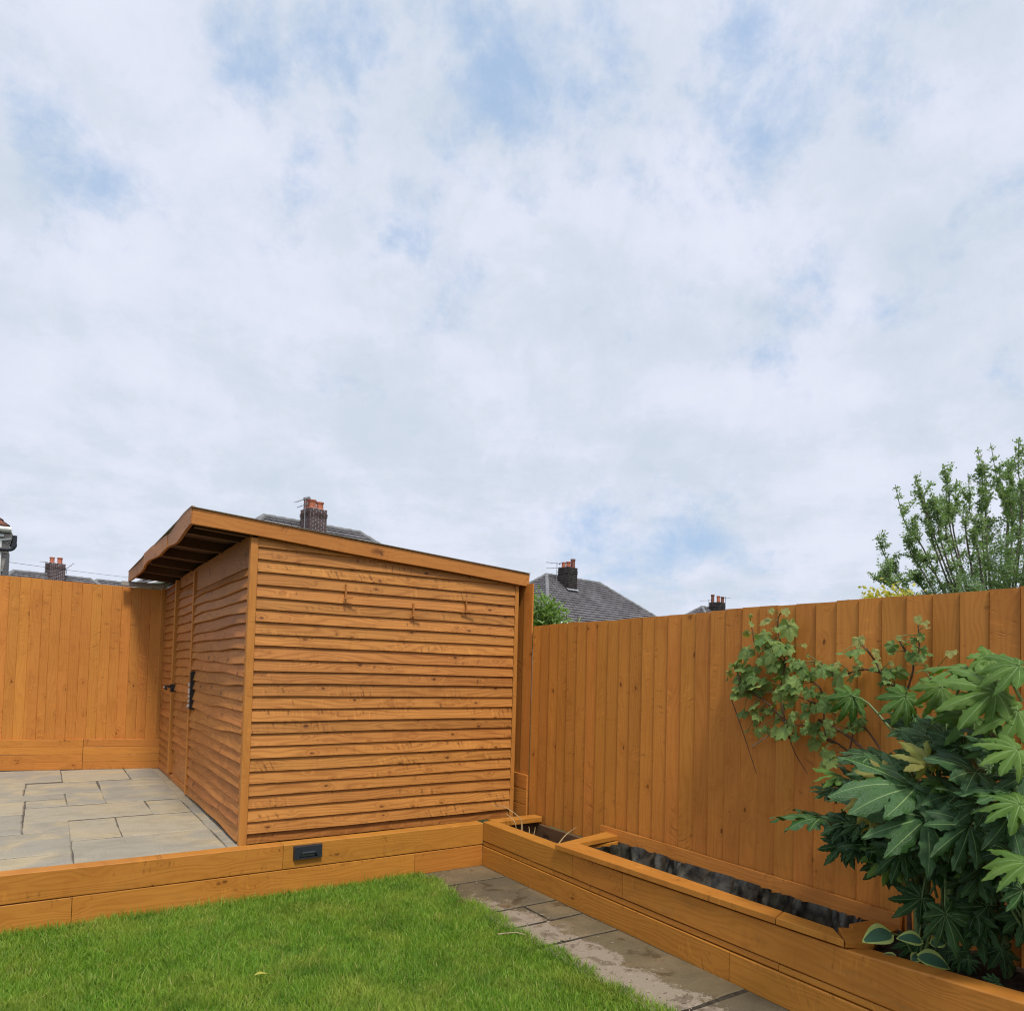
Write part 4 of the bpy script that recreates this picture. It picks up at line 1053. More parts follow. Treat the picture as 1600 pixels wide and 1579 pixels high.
def hip_house(label, A, ang, L, w, zr, ze, tile, group=None, pitch=.235, tw=.30, seed=1):
    r = random.Random(seed)
    d = Vector((math.cos(ang), math.sin(ang), 0))
    n = Vector((d.y, -d.x, 0))
    A = Vector((A[0], A[1], zr))
    B = A + d * L
    mid = (A + B) / 2
    t = thing('house', (mid.x, mid.y, 0), label, 'house', group)
    c = [A - d * w + n * w, B + d * w + n * w, B + d * w - n * w, A - d * w - n * w]
    c = [Vector((p.x, p.y, ze)) for p in c]
    b = MB()
    iw = .45
    q = [A - d * (w - iw) + n * (w - iw), B + d * (w - iw) + n * (w - iw), B + d * (w - iw) - n * (w - iw), A - d * (w - iw) - n * (w - iw)]
    b.add([(p.x, p.y, -.05) for p in q] + [(p.x, p.y, ze + .12) for p in q], [(0, 1, 5, 4), (1, 2, 6, 5), (2, 3, 7, 6), (3, 0, 4, 7)])
    b.build('wall', M['house_wall'], t)
    b = MB()
    lo = Vector((0, 0, -.03))
    b.add([A + lo, B + lo] + [p + lo for p in c], [(2, 3, 1, 0), (3, 4, 1), (4, 5, 0, 1), (5, 2, 0), (5, 4, 3, 2)])
    roof = b.build('roof', M['dark_void'], t)
    # tile courses on the four faces
    b = MB()
    for (e0, e1, r0, r1) in ((c[0], c[1], A, B), (c[3], c[0], A, A), (c[1], c[2], B, B), (c[2], c[3], B, A)):
        sl = ((r0 + r1) / 2 - (e0 + e1) / 2).length
        nn = (e1 - e0).cross(r0 - e0).normalized()
        if nn.z < 0:
            nn = -nn
        rows = int(sl / pitch)
        for k in range(rows):
            t0, t1 = k / rows, min(1, (k + 1.12) / rows)
            p0, p1 = e0.lerp(r0, t0), e1.lerp(r1, t0)
            q0, q1 = e0.lerp(r0, t1), e1.lerp(r1, t1)
            wl_ = (p1 - p0).length
            cnt = max(1, int(wl_ / tw))
            off = .5 * (k % 2) / cnt
            for m_ in range(cnt + 1):
                s0, s1 = max(0, (m_) / cnt - off), min(1, (m_ + 1) / cnt - off)
                if s1 - s0 < .02 / max(1, cnt):
                    continue
                h = .060 + r.uniform(-.006, .006)
                a0, a1 = p0.lerp(p1, s0), p0.lerp(p1, s1 - .02 / wl_)
                b0_, b1_ = q0.lerp(q1, s0), q0.lerp(q1, s1 - .02 / wl_)
                b.add([a0 + nn * h, a1 + nn * h, b1_ + nn * .006, b0_ + nn * .006, a0 - nn * .01, a1 - nn * .01], [(0, 1, 2, 3), (4, 5, 1, 0)])
    b.build('roof_tiles', tile, roof, kind='stuff')
    b = MB()
    for p, q_ in ((A, B), (c[0], A), (c[3], A), (c[1], B), (c[2], B)):
        cnt = max(2, int((q_ - p).length / .42))
        for k in range(cnt):
            s0, s1 = p.lerp(q_, k / cnt), p.lerp(q_, (k + 1.03) / cnt)
            b.tube([s0 + Vector((0, 0, .015)), s1 + Vector((0, 0, .03))], .105, .115, 8)
    b.build('ridge_tiles', M['tile_ridge'], roof, kind='stuff')
    b = MB()
    for k in range(4):
        p, q_ = c[k] + Vector((0, 0, -.06)), c[(k + 1) % 4] + Vector((0, 0, -.06))
        b.tube([p, q_], .075, .075, 8)
    b.build('gutter', M['white_upvc'], t)
    return t, d, n


ANG = math.radians(11)
h1, d1, n1 = hip_house('grey tiled hipped roof with a white-jointed brick chimney, rising behind the shed roof', (7.21, 29.67), ANG, 4.45, 3.6, 7.40, 4.5, M['tile_grey'], 'houses beyond the garden', seed=2)
cx, cy = 9.10, 29.28
ch = brick_stack(h1, (cx, cy), ANG, .74, .86, 6.35, 7.88, M['brick_brown'], M['mortar_pale'])
pots(ch, [(cx - .24, cy + .20, 7.86, .15, .52), (cx - .13, cy - .20, 7.86, .165, .38), (cx + .20, cy - .14, 7.86, .165, .34)], [M['pot_dark'], M['pot'], M['pot']])
aerial(ch, cx - .47, cy - .34, 6.9, 8.28, [(8.22, -1, -.5, -.55, .75, 6, .14), (7.98, -1, .2, -.5, .45, 4, .12)])
b = MB()
b.obox((cx + .05, cy - .47, 6.88), (math.cos(ANG), math.sin(ANG), 0), (.15, -.79, -.6), (.11, -.6, .79), .42, .10, .012)
b.build('flashing', M['lead'], ch)

h2, d2_, n2 = hip_house('dark grey hipped tile roof with a sooty three-pot chimney, just right of the shed', (23.51, 32.69), ANG, 4.7, 3.6, 6.88, 3.98, M['tile_grey'], 'houses beyond the garden', seed=3)
cx, cy = 24.55, 32.1
ch = brick_stack(h2, (cx, cy), ANG, .78, .78, 5.9, 7.34, M['brick_soot'], M['mortar_dark'])
pots(ch, [(cx - .22, cy + .10, 7.32, .13, .32), (cx + .0, cy - .05, 7.32, .14, .36), (cx + .24, cy - .15, 7.32, .14, .52)], [M['pot'], M['pot'], M['pot_dark']])
aerial(ch, cx - .62, cy + .2, 6.3, 7.62, [(7.55, -1, .35, .05, .85, 6, .16), (7.30, -1, .35, -.1, .8, 3, .14)])
b = MB()
b.obox((cx + .08, cy - .42, 6.08), (math.cos(ANG), math.sin(ANG), 0), (.15, -.79, -.6), (.11, -.6, .79), .46, .10, .012)
b.build('flashing', M['lead'], ch)

h3, d3, n3 = hip_house('distant grey roof peak with a three-pot chimney, showing over the middle of the right fence', (41.18, 37.19), ANG, 4.5, 3.6, 6.60, 3.8, M['tile_grey'], 'houses beyond the garden', seed=4)
cx, cy = 42.45, 36.85
ch = brick_stack(h3, (cx, cy), ANG, .86, .86, 5.6, 7.02, M['brick_soot'], M['mortar_dark'])
pots(ch, [(cx - .26, cy + .22, 7.0, .14, .62), (cx + .06, cy - .05, 7.0, .14, .52), (cx + .27, cy - .26, 7.0, .14, .46)], [M['pot_dark'], M['pot'], M['pot_dark']])
aerial(ch, cx + .42, cy - .42, 6.2, 7.5, [(7.38, 1, -.9, .02, .5, 4, .14)])
aerial(ch, cx - .5, cy + .38, 6.6, 7.25, [(7.18, -1, .45, -.12, .95, 3, .05)])

h4, d4, n4 = hip_house('low grey roof with a two-pot brick chimney, seen over the left fence', (-1.77, 53.5), math.radians(20), 4.35, 3.6, 6.72, 3.9, M['tile_grey'], 'houses beyond the garden', seed=5)
cx, cy = .36, 54.15
ch = brick_stack(h4, (cx, cy), math.radians(20), .86, .8, 5.9, 7.50, M['brick_brown'], M['mortar_pale'])
pots(ch, [(cx - .20, cy - .05, 7.48, .15, .40), (cx + .22, cy + .05, 7.48, .16, .42)], [M['pot'], M['pot']])
aerial(ch, cx - .55, cy - .25, 6.8, 7.55, [(7.5, -1, -.3, .05, .4, 3, .12)])
aerial(ch, cx + .60, cy + .1, 6.9, 7.2, [(7.25, .8, -.5, .75, .75, 4, .14)])
hip_house('plain low grey roof just left of the shed eaves, beyond the left fence', (2.9, 58.0), math.radians(24), 6.2, 3.6, 7.00, 4.0, M['tile_grey'], 'houses beyond the garden', seed=6)
hip_house('plain grey roof at the far left edge of the picture, behind the left fence', (-9.0, 50.5), math.radians(14), 5.6, 3.6, 6.95, 4.0, M['tile_grey'], 'houses beyond the garden', seed=7)

# ---- nearer house at the left edge: verge, white gutter, black soil pipe
h5 = thing('house', (-2.8, 24.0, 0), 'red-brown tiled house corner with white gutter and black soil pipe at the left edge', 'house', None)
b = MB()
b.add([(-4.6, 23.3, -.05), (-1.03, 23.3, -.05), (-1.03, 27.0, -.05), (-4.6, 27.0, -.05), (-4.6, 23.3, 4.62), (-1.03, 23.3, 4.62), (-1.03, 27.0, 4.62), (-4.6, 27.0, 4.62)],
      [(0, 1, 5, 4), (1, 2, 6, 5), (2, 3, 7, 6), (3, 0, 4, 7)])
# corbelled corner widening up to the eaves
b.add([(-1.10, 23.10, 3.7), (-1.02, 23.10, 3.7), (-1.02, 23.30, 3.7), (-1.10, 23.30, 3.7), (-1.12, 23.10, 4.72), (-.84, 23.10, 4.72), (-.84, 23.30, 4.72), (-1.12, 23.30, 4.72)],
      [(0, 1, 5, 4), (1, 2, 6, 5), (2, 3, 7, 6), (3, 0, 4, 7), (4, 5, 6, 7)])
b.build('wall', M['render'], h5)
b = MB()
b.add([(-4.8, 22.95, 4.88), (-.93, 22.95, 4.88), (-.93, 27.2, 4.88), (-4.8, 27.2, 4.88), (-4.8, 25.1, 6.9), (-2.9, 25.1, 6.9)],
      [(0, 1, 5, 4), (1, 2, 5), (2, 3, 4, 5), (3, 0, 4)])
rf = b.build('roof', M['dark_void'], h5)
b = MB()
E0, E1, Rr0, Rr1 = Vector((-4.8, 22.95, 4.88)), Vector((-.93, 22.95, 4.88)), Vector((-4.8, 25.1, 6.9)), Vector((-2.9, 25.1, 6.9))
for (e0, e1, r0, r1) in ((E0, E1, Rr0, Rr1), (E1, Vector((-.93, 27.2, 4.88)), Rr1, Rr1)):
    nn = (e1 - e0).cross(r0 - e0).normalized()
    for k in range(13):
        p0, p1 = e0.lerp(r0, k / 13), e1.lerp(r1, k / 13)
        q0, q1 = e0.lerp(r0, (k + 1.1) / 13), e1.lerp(r1, (k + 1.1) / 13)
        cnt = max(1, int((p1 - p0).length / .27))
        for m_ in range(cnt):
            s0, s1 = m_ / cnt, (m_ + .94) / cnt
            b.add([p0.lerp(p1, s0) + nn * .04, p0.lerp(p1, s1) + nn * .04, q0.lerp(q1, s1) + nn * .01, q0.lerp(q1, s0) + nn * .01, p0.lerp(p1, s0), p0.lerp(p1, s1)], [(0, 1, 2, 3), (4, 5, 1, 0)])
b.build('roof_tiles', M['tile_red'], rf, kind='stuff')
b = MB()
b.tube([(-4.8, 22.88, 4.80), (-.86, 22.88, 4.80)], .06, .06, 8)
b.box(-4.8, -.86, 22.92, 22.95, 4.72, 4.84)
b.build('gutter', M['white_upvc'], h5)
b = MB()
b.box(-4.7, -1.02, 22.96, 23.09, 4.60, 4.66)
b.obox((-1.0, 23.07, 4.55), (.95, 0, .22), (0, 1, 0), (-.22, 0, .95), .15, .012, .03)
b.build('fascia_board', M['white_upvc'], h5)
b = MB()
b.tube([(-1.09, 23.07, 0), (-1.09, 23.07, 4.56)], .035, .035, 8)
b.build('downpipe', M['white_upvc'], h5)
b = MB()
b.tube(smooth_path([(-1.10, 23.0, 4.27), (-.90, 23.0, 4.28), (-.82, 23.0, 4.32), (-.79, 23.0, 4.40), (-.785, 23.0, 4.66)], 5), .052, .052, 10)
b.tube([(-.795, 23.0, 4.36), (-.79, 23.0, 4.45)], .064, .064, 10)
b.build('soil_pipe', M['black_plastic'], h5, smooth=False)

# ---- overhead wire
b = MB()
pts = []
Aw, Bw = Vector((-1.3, 30.56, 4.78)), Vector((7.5, 52.5, 6.82))
for i in range(13):
    t = i / 12
    p = Aw.lerp(Bw, t)
    p.z -= .25 * 4 * t * (1 - t) * .3
    pts.append(p)
b.tube([Vector((-2.2, 27.2, 4.66))] + pts,   .007, .007, 4)
wire = b.build('overhead_wire', M['cable'], None, origin=(-1.3, 30.56, 4.78))
tag(wire, 'thin overhead cable crossing the sky low above the left fence', 'wire')

# ================================================================== PLANTS
CAM_R = Vector((.8373, -.5467, 0)).normalized()
CAM_F = Vector((.5467, .8373, 0)).normalized()
UP = Vector((0, 0, 1))


def frame(xaxis, normal):
    z = normal.normalized()
    x = (xaxis - z * xaxis.dot(z)).normalized()
    y = z.cross(x)
    return axes(tuple(x), tuple(y), tuple(z))


def fatsia_leaf(seed, mats, droop=.28):
    """palmate leaf: nine toothed lobes, each with a raised pale rib and quilted halves"""
    r = random.Random(seed)
    mb = MB()
    lobes = [(0, 1.0), (30, .97), (-31, .95), (61, .86), (-62, .84), (94, .66), (-93, .67), (130, .44), (-128, .46)]
    T = [.02, .14, .28, .40, .50, .58, .66, .73, .80, .87, .93, 1.0]
    W = [.010, .070, .118, .132, .138, .140, .134, .120, .098, .070, .040, .001]
    for a, L in lobes:
        a = math.radians(a + r.uniform(-6, 6))
        L *= r.uniform(.86, 1.08)
        dr = droop * r.uniform(.3, 1.6)
        tw = r.uniform(-.5, .5)
        fold = r.uniform(.15, .55)
        bend = r.uniform(-.10, .10)
        ph = r.uniform(0, 6)
        vs = []
        for i, (t, wd) in enumerate(zip(T, W)):
            wd *= .92
            ser = 1 + (.13 * (-1) ** i if 2 < i < 11 else 0)
            s = t * L
            zc = .14 * t * L - dr * (t ** 2.2) * L
            cur = bend * t * t
            rw = .0105 * (1.12 - t)
            for o, dz in ((-wd * ser, -fold * wd + tw * wd + .035 * math.sin(t * 19 + ph)), (-wd * .5, .10 * wd - fold * wd * .3 + tw * wd * .5 + .012 * math.sin(t * 23 + ph)), (-rw, 0),
                          (rw, 0), (wd * .5, .10 * wd - fold * wd * .3 - tw * wd * .5 + .012 * math.sin(t * 21 + ph)), (wd * ser, -fold * wd - tw * wd + .035 * math.sin(t * 17 + ph + 2))):
                x, y = s, o + cur
                vs.append((x * math.cos(a) - y * math.sin(a), x * math.sin(a) + y * math.cos(a), zc + dz))
        fs, mi = [], []
        for i in range(len(T) - 1):
            for k in range(5):
                fs.append((i * 6 + k, (i + 1) * 6 + k, (i + 1) * 6 + k + 1, i * 6 + k + 1))
                mi.append(1 if k == 2 else 0)
        b0 = len(mb.v)
        mb.v += vs
        mb.f += [tuple(i + b0 for i in f) for f in fs]
        mb.mi += mi
    return make_mesh('leaf', mb.v, mb.f, mats, mb.mi, smooth=True)


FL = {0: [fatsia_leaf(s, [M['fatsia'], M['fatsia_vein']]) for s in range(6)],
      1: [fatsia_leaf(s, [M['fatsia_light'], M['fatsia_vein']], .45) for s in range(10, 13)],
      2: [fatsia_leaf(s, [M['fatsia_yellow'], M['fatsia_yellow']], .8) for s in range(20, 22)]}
fats = thing('fatsia_shrub', (3.1, 1.45, .31), 'large glossy dark-green shrub with hand-shaped leaves, filling the planter at the right edge', 'shrub')
hub = [Vector((3.12, 1.50, .31)), Vector((3.08, 1.15, .31)), Vector((3.15, 1.62, .31))]
pet = MB()
rf_ = random.Random(11)
fl_all = list(FATSIA)
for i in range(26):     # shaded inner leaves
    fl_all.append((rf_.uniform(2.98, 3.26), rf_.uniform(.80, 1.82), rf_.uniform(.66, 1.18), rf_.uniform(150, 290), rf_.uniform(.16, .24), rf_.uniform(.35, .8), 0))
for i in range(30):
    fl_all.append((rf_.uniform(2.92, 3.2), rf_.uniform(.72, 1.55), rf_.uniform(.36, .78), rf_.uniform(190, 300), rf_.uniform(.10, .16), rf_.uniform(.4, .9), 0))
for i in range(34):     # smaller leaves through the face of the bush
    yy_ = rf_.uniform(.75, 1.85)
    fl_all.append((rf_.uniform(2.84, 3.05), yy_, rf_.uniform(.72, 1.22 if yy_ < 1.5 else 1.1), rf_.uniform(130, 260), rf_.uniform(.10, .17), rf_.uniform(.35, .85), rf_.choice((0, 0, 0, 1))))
for i in range(16):
    fl_all.append((rf_.uniform(3.08, 3.24), rf_.uniform(.75, 1.45), rf_.uniform(.42, .70), rf_.uniform(200, 290), rf_.uniform(.13, .19), rf_.uniform(.5, .9), 0))
for i in range(10):     # beyond the right edge of the picture
    fl_all.append((rf_.uniform(2.75, 3.2), rf_.uniform(.35, .80), rf_.uniform(.7, 1.35), rf_.uniform(120, 300), rf_.uniform(.18, .26), rf_.uniform(.35, .8), rf_.choice((0, 0, 1))))
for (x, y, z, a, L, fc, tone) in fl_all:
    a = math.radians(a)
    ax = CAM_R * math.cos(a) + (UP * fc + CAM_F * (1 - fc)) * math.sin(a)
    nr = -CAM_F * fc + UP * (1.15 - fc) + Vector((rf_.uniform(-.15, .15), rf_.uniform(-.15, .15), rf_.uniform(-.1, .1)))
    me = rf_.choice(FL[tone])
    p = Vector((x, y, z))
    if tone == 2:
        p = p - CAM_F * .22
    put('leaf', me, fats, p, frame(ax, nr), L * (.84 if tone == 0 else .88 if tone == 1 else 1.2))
    h = min(hub, key=lambda q: abs(q.y - y))
    top = Vector((h.x + (x - h.x) * .35, h.y + (y - h.y) * .35, max(h.z + .02, z - .16)))
    if z < .75 and x < 3.1 and L < .12:
        continue
    mid = top.lerp(p, .6) + Vector((0, 0, .03 if z > .6 else .18))
    if z < .6:
        top = Vector((h.x, h.y, z + .30))
    pet.tube(smooth_path([top, mid, p + Vector((0, 0, -.002))], 3), .0055, .0038, 5)
pet.build('petioles', M['petiole'], fats, kind='stuff')
for pts in ([(3.12, 1.50, .30), (3.08, 1.46, .62), (3.02, 1.40, .92)], [(3.08, 1.15, .30), (3.02, 1.18, .70), (2.98, 1.15, 1.1), (2.98, 1.12, 1.28)], [(3.15, 1.62, .30), (3.16, 1.64, .62), (3.14, 1.66, .85)],
            [(3.0, 1.0, .30), (2.86, 1.02, .7), (2.83, 1.10, 1.0), (2.86, 1.20, 1.3)], [(3.2, 1.3, .30), (3.22, 1.36, .7), (3.16, 1.4, 1.15)], [(3.18, 1.62, .30), (3.2, 1.60, .75)]):
    b = MB()
    b.tube(smooth_path(pts, 4), .017, .012, 7)
    b.build('stem', M['petiole'], fats, smooth=True)

# ---- hosta
def hosta_leaf(seed):
    r = random.Random(seed)
    T = [0, .08, .2, .35, .5, .65, .8, .92, 1]
    W = [.06, .22, .32, .36, .34, .28, .18, .08, .0]
    vs, fs, mi = [], [], []
    for t, wd in zip(T, W):
        z = .10 * math.sin(t * 2.6) - .18 * t * t
        for o, dz in ((-1, .09), (-.62, .05), (0, 0), (.62, .05), (1, .09)):
            vs.append((t + (-.07 if t == 0 and abs(o) == 1 else 0), o * wd, z + dz * wd / .36 + r.uniform(-.006, .006)))
    for i in range(len(T) - 1):
        for k in range(4):
            fs.append((i * 5 + k, (i + 1) * 5 + k, (i + 1) * 5 + k + 1, i * 5 + k + 1))
            mi.append(1 if k in (0, 3) or i >= 7 else 0)
    return make_mesh('leaf', vs, fs, [M['hosta'], M['hosta_edge']], mi, smooth=True)


hm = [hosta_leaf(1), hosta_leaf(2)]
host = thing('hosta', (2.98, 1.55, .315), 'small hosta with yellow-edged heart-shaped leaves under the large shrub, spilling over the planter', 'plant')
hp = MB()
for i, (x, y, z, a, L) in enumerate(HOSTA):
    a = math.radians(a)
    fc = .6
    ax = CAM_R * math.cos(a) + (UP * fc + CAM_F * (1 - fc)) * math.sin(a)
    nr = -CAM_F * .6 + UP * .75
    z = max(z, .335)
    put('leaf', hm[i % 2], host, (x, y, z), frame(ax, nr), L * 1.08)
    hp.tube(smooth_path([(3.0, 1.54, .30), (3.0 - (3.0 - x) * .5, 1.54 + (y - 1.54) * .6, z - .02), (x, y, z)], 3), .005, .0035, 5)
hp.build('petioles', M['petiole'], host, kind='stuff')

# ---- grape vine
def vine_leaf(seed, mats):
    r = random.Random(seed)
    half = [(0, 1.0), (9, .84), (17, .80), (24, .70), (34, .80), (42, .88), (50, .74), (60, .66), (70, .60), (80, .70), (90, .58), (104, .56), (118, .52), (132, .56), (146, .46), (160, .34), (173, .14)]
    pol = [(a, q) for a, q in half] + [(-a, q) for a, q in reversed(half[1:])]
    n = len(pol)
    vs = [(0, 0, .0)]
    ph = r.uniform(0, 6)
    for rr_ in (.5, 1.0):
        for a, q in pol:
            q2 = q * (1 + r.uniform(-.05, .05)) * rr_
            x, y = q2 * math.cos(math.radians(a)), q2 * math.sin(math.radians(a))
            z = .07 * math.sin(math.radians(a) * 5 + ph) * rr_ - .22 * (q2 ** 2) + .10 * rr_ * math.sin(ph + a * .03)
            vs.append((x, y, z))
    fs, mi = [], []
    for k in range(n):
        j = (k + 1) % n
        if k == n // 2:
            pass
        fs.append((0, 1 + k, 1 + j)); mi.append(0)
        fs.append((1 + k, 1 + n + k, 1 + n + j, 1 + j)); mi.append(0)
    for a in (0, 42, -42, 80, -80):
        ar = math.radians(a)
        L = .85 if a == 0 else .7
        c, s_ = math.cos(ar), math.sin(ar)
        b0 = len(vs)
        for t, w_ in ((.02, .018), (.5, .014), (1, .003)):
            q = t * L
            zc = -.22 * q * q + .07 * t * math.sin(ar * 5 + ph) + .10 * t * math.sin(ph + a * .03) + .018
            vs += [(q * c - w_ * s_, q * s_ + w_ * c, zc), (q * c + w_ * s_, q * s_ - w_ * c, zc)]
        fs += [(b0 + 1, b0 + 3, b0 + 2, b0), (b0 + 3, b0 + 5, b0 + 4, b0 + 2)]
        mi += [1, 1]
    return make_mesh('leaf', vs, fs, mats, mi)


VL = {0: [vine_leaf(s, [M['vine_leaf'], M['vine_vein']]) for s in (1, 2, 3, 4)], 1: [vine_leaf(s, [M['vine_young'], M['vine_vein']]) for s in (5, 6)]}
vine = thing('grape_vine', (3.28, 1.75, .31), 'sprawling grape vine with light green lobed leaves, climbing the right fence', 'climbing plant')
rv = random.Random(23)
stem_pts = []
for s in VINE_STEMS:
    P = smooth_path(s, 4)
    stem_pts += P
    b = MB()
    b.tube(P, .0055, .0028, 5)
    b.build('stem', M['twig'], vine)
for i, s in enumerate(VINE_TWIGS):
    P = smooth_path(s, 4)
    b = MB()
    b.tube(P, .0042 if i > 1 else .0032, .003 if i > 1 else .0020, 5)
    b.build('twig', M['twig_pale'] if i > 1 else M['twig'], vine)
b = MB()
b.tube(smooth_path([(3.27, 1.72, .30), (3.3, 1.76, .62), (3.31, 1.86, .98), (3.3, 2.02, 1.16), (3.3, 2.2, 1.24)], 5), .011, .006, 6)
b.build('stem', M['twig'], vine)
vp = MB()
extra = []
for (x, y, z, size, young) in VINE_LEAVES:
    if rv.random() < .5:
        extra.append((x + rv.uniform(-.02, .03), y + rv.gauss(0, .035), z + rv.gauss(0, .035), size * rv.uniform(.45, .8), 1 if rv.random() < .22 else young))
for (x, y, z, size, young) in VINE_LEAVES + extra:
    p = Vector((x, y, z))
    q = min(stem_pts, key=lambda t: (t - p).length)
    nr = Vector((-.75, -.35, .65)) + Vector((rv.gauss(0, .5), rv.gauss(0, .55), rv.gauss(0, .45)))
    tip = (p - q) * 3 + Vector((-.1, rv.uniform(-.5, .5), -.35)) if (p - q).length > .01 else Vector((0, rv.uniform(-1, 1), -.5))
    tip.z -= .15
    me = rv.choice(VL[young])
    fr = frame(tip, nr)
    put('leaf', me, vine, p, fr, (size * .94, size * rv.uniform(.70, .98), size * rv.uniform(.6, 1.6)))
    if (p - q).length < .25:
        vp.tube([q, q.lerp(p, .5) + Vector((-.006, 0, .006)), p], .0022, .0016, 4)
vp.build('petioles', M['petiole'], vine, kind='stuff')


# ---- leafy masses
def leaf_cloud(name, centers, count, size, mat, parent, seed, narrow=.42, upright=.5):
    """many folded leaf-shaped faces around given points (x,y,z,r, direction)"""
    r = np.random.default_rng(seed)
    cs = np.array([c[:3] for c in centers])
    rad = np.array([c[3] for c in centers])
    idx = r.integers(0, len(cs), count)
    P = cs[idx] + r.normal(0, 1, (count, 3)) * rad[idx][:, None] * .55
    D = r.normal(0, 1, (count, 3))
    D[:, 2] = D[:, 2] * .6 + upright
    D /= np.linalg.norm(D, axis=1)[:, None]
    Nn = r.normal(0, 1, (count, 3)) + np.array([-.4, -.5, .8])
    S = np.cross(D, Nn)
    S /= np.linalg.norm(S, axis=1)[:, None]
    Nn = np.cross(S, D)
    L = size * r.uniform(.6, 1.25, count)[:, None]
    v = np.stack([P, P + D * L * .45 + S * L * narrow * .5 + Nn * L * .08, P + D * L, P + D * L * .45 - S * L * narrow * .5 + Nn * L * .08], 1).reshape(-1, 3)
    o = np.array(wloc(parent)) if parent else np.zeros(3)
    f = np.arange(count * 4).reshape(-1, 4)
    tri = np.concatenate([f[:, [0, 1, 2]], f[:, [0, 2, 3]]], 0)
    return put(name, make_mesh(name, (v - o).tolist(), tri.tolist(), mat), parent, o, kind='stuff')


# ---- tree over the right fence
tree = thing('tree', (10.2, 4.2, -.05), 'upright leafy tree with bare-stemmed shoots, rising above the right end of the fence', 'tree')
b = MB()
b.tube(smooth_path([(10.2, 4.2, -.05), (10.24, 4.22, .7), (10.18, 4.25, 1.3)], 4), .10, .075, 9)
b.build('trunk', M['bark'], tree, smooth=True)
rt = random.Random(31)
cc = []
for s in TREE_SHOOTS:
    tipp, midp, basep = [Vector(q) for q in s]
    root = Vector((10.19 + rt.uniform(-.05, .05), 4.24 + rt.uniform(-.05, .05), 1.15 + rt.uniform(0, .25)))
    far = basep - root
    knee = root.lerp(basep, .55) + Vector((0, 0, -.12 * far.length * .3))
    P = smooth_path([root, knee, basep, midp, tipp], 5)
    b = MB()
    b.tube(P, .016, .0035, 5)
    # side twigs off the lower two thirds
    for k in range(11):
        q = P[rt.randrange(6, len(P) - 3)]
        dv = Vector((rt.gauss(0, .5), rt.gauss(0, .5), rt.uniform(.5, 1.5))).normalized() * rt.uniform(.08, .22)
        e = q + dv
        b.tube([q, q.lerp(e, .5) + Vector((0, 0, -.015)), e], .004, .002, 4)
        for m_ in range(6):
            w_ = q.lerp(e, .25 + m_ * .15)
            cc.append((w_.x, w_.y, w_.z, .034))
    b.build('branch', M['bark'], tree)
    n = len(P)
    for k in range(int((tipp - basep).length / .035)):
        t = .10 + .9 * k * .035 / max(.1, (tipp - basep).length)
        if t > 1:
            break
        if .30 < t < .48 and rt.random() < .6:
            continue
        q = P[min(n - 1, 10 + int(t * (n - 11)))]
        cc.append((q.x, q.y, q.z, .034))
leaf_cloud('crown', cc, 30000, .040, M['tree_leaf'], tree, 5, .48, .6)
# low inner growth just above the fence line
low = []
while len(low) < 1500:
    s_ = rt.uniform(-.75, 2.3)
    dp = rt.gauss(0, .45)
    zc = rt.uniform(1.6, 3.7)
    if zc > 2.15 + (s_ + .6) * .80 + .25 * math.sin(s_ * 11) or (zc > 2.35 and rt.random() < .35):
        continue
    q = Vector((9.3, 4.75, zc)) + CAM_R * s_ + CAM_F * dp
    low.append((q.x, q.y, q.z, .075))
leaf_cloud('crown', low, 58000, .038, M['tree_leaf'], tree, 6, .45, .4)

gb = thing('golden_bush', (6.9, 3.85, -.05), 'yellow-leaved bush just peeping over the right fence below the tree', 'bush')
b = MB()
b.tube([(6.9, 3.85, -.05), (6.9, 3.85, 2.0)], .03, .012, 6)
b.build('stem', M['bark'], gb)
leaf_cloud('foliage', [(6.9 + .84 * u, 3.85 - .54 * u, 2.27 - abs(u) * .28 + v, .10) for u in (-.20, -.1, 0, .1, .22) for v in (-.3, -.12, 0)], 1500, .05, M['gold_leaf'], gb, 8, .55, .3)
pb = thing('pale_bush', (4.1, 5.6, -.05), 'pale green narrow-leaved bush beside the tall fence board, in front of the grey roof', 'bush')
b = MB()
for k in range(5):
    b.tube([(4.1, 5.6, -.05), (4.05 + .06 * k, 5.62 - .03 * k, 1.2), (3.92 + .09 * k, 5.66 - .06 * k, 2.0)], .012, .005, 5)
b.build('stem', M['bark'], pb)
leaf_cloud('foliage', [(4.0 + .84 * u, 5.6 - .54 * u, zc, .11) for u, zc in ((-.12, 2.02), (-.05, 2.06), (.02, 1.98), (.08, 2.0), (.13, 1.88), (.0, 1.8), (-.1, 1.8), (.22, 1.76), (.3, 1.72), (-.16, 1.9))], 1300, .085, M['bush_leaf'], pb, 9, .30, .7)

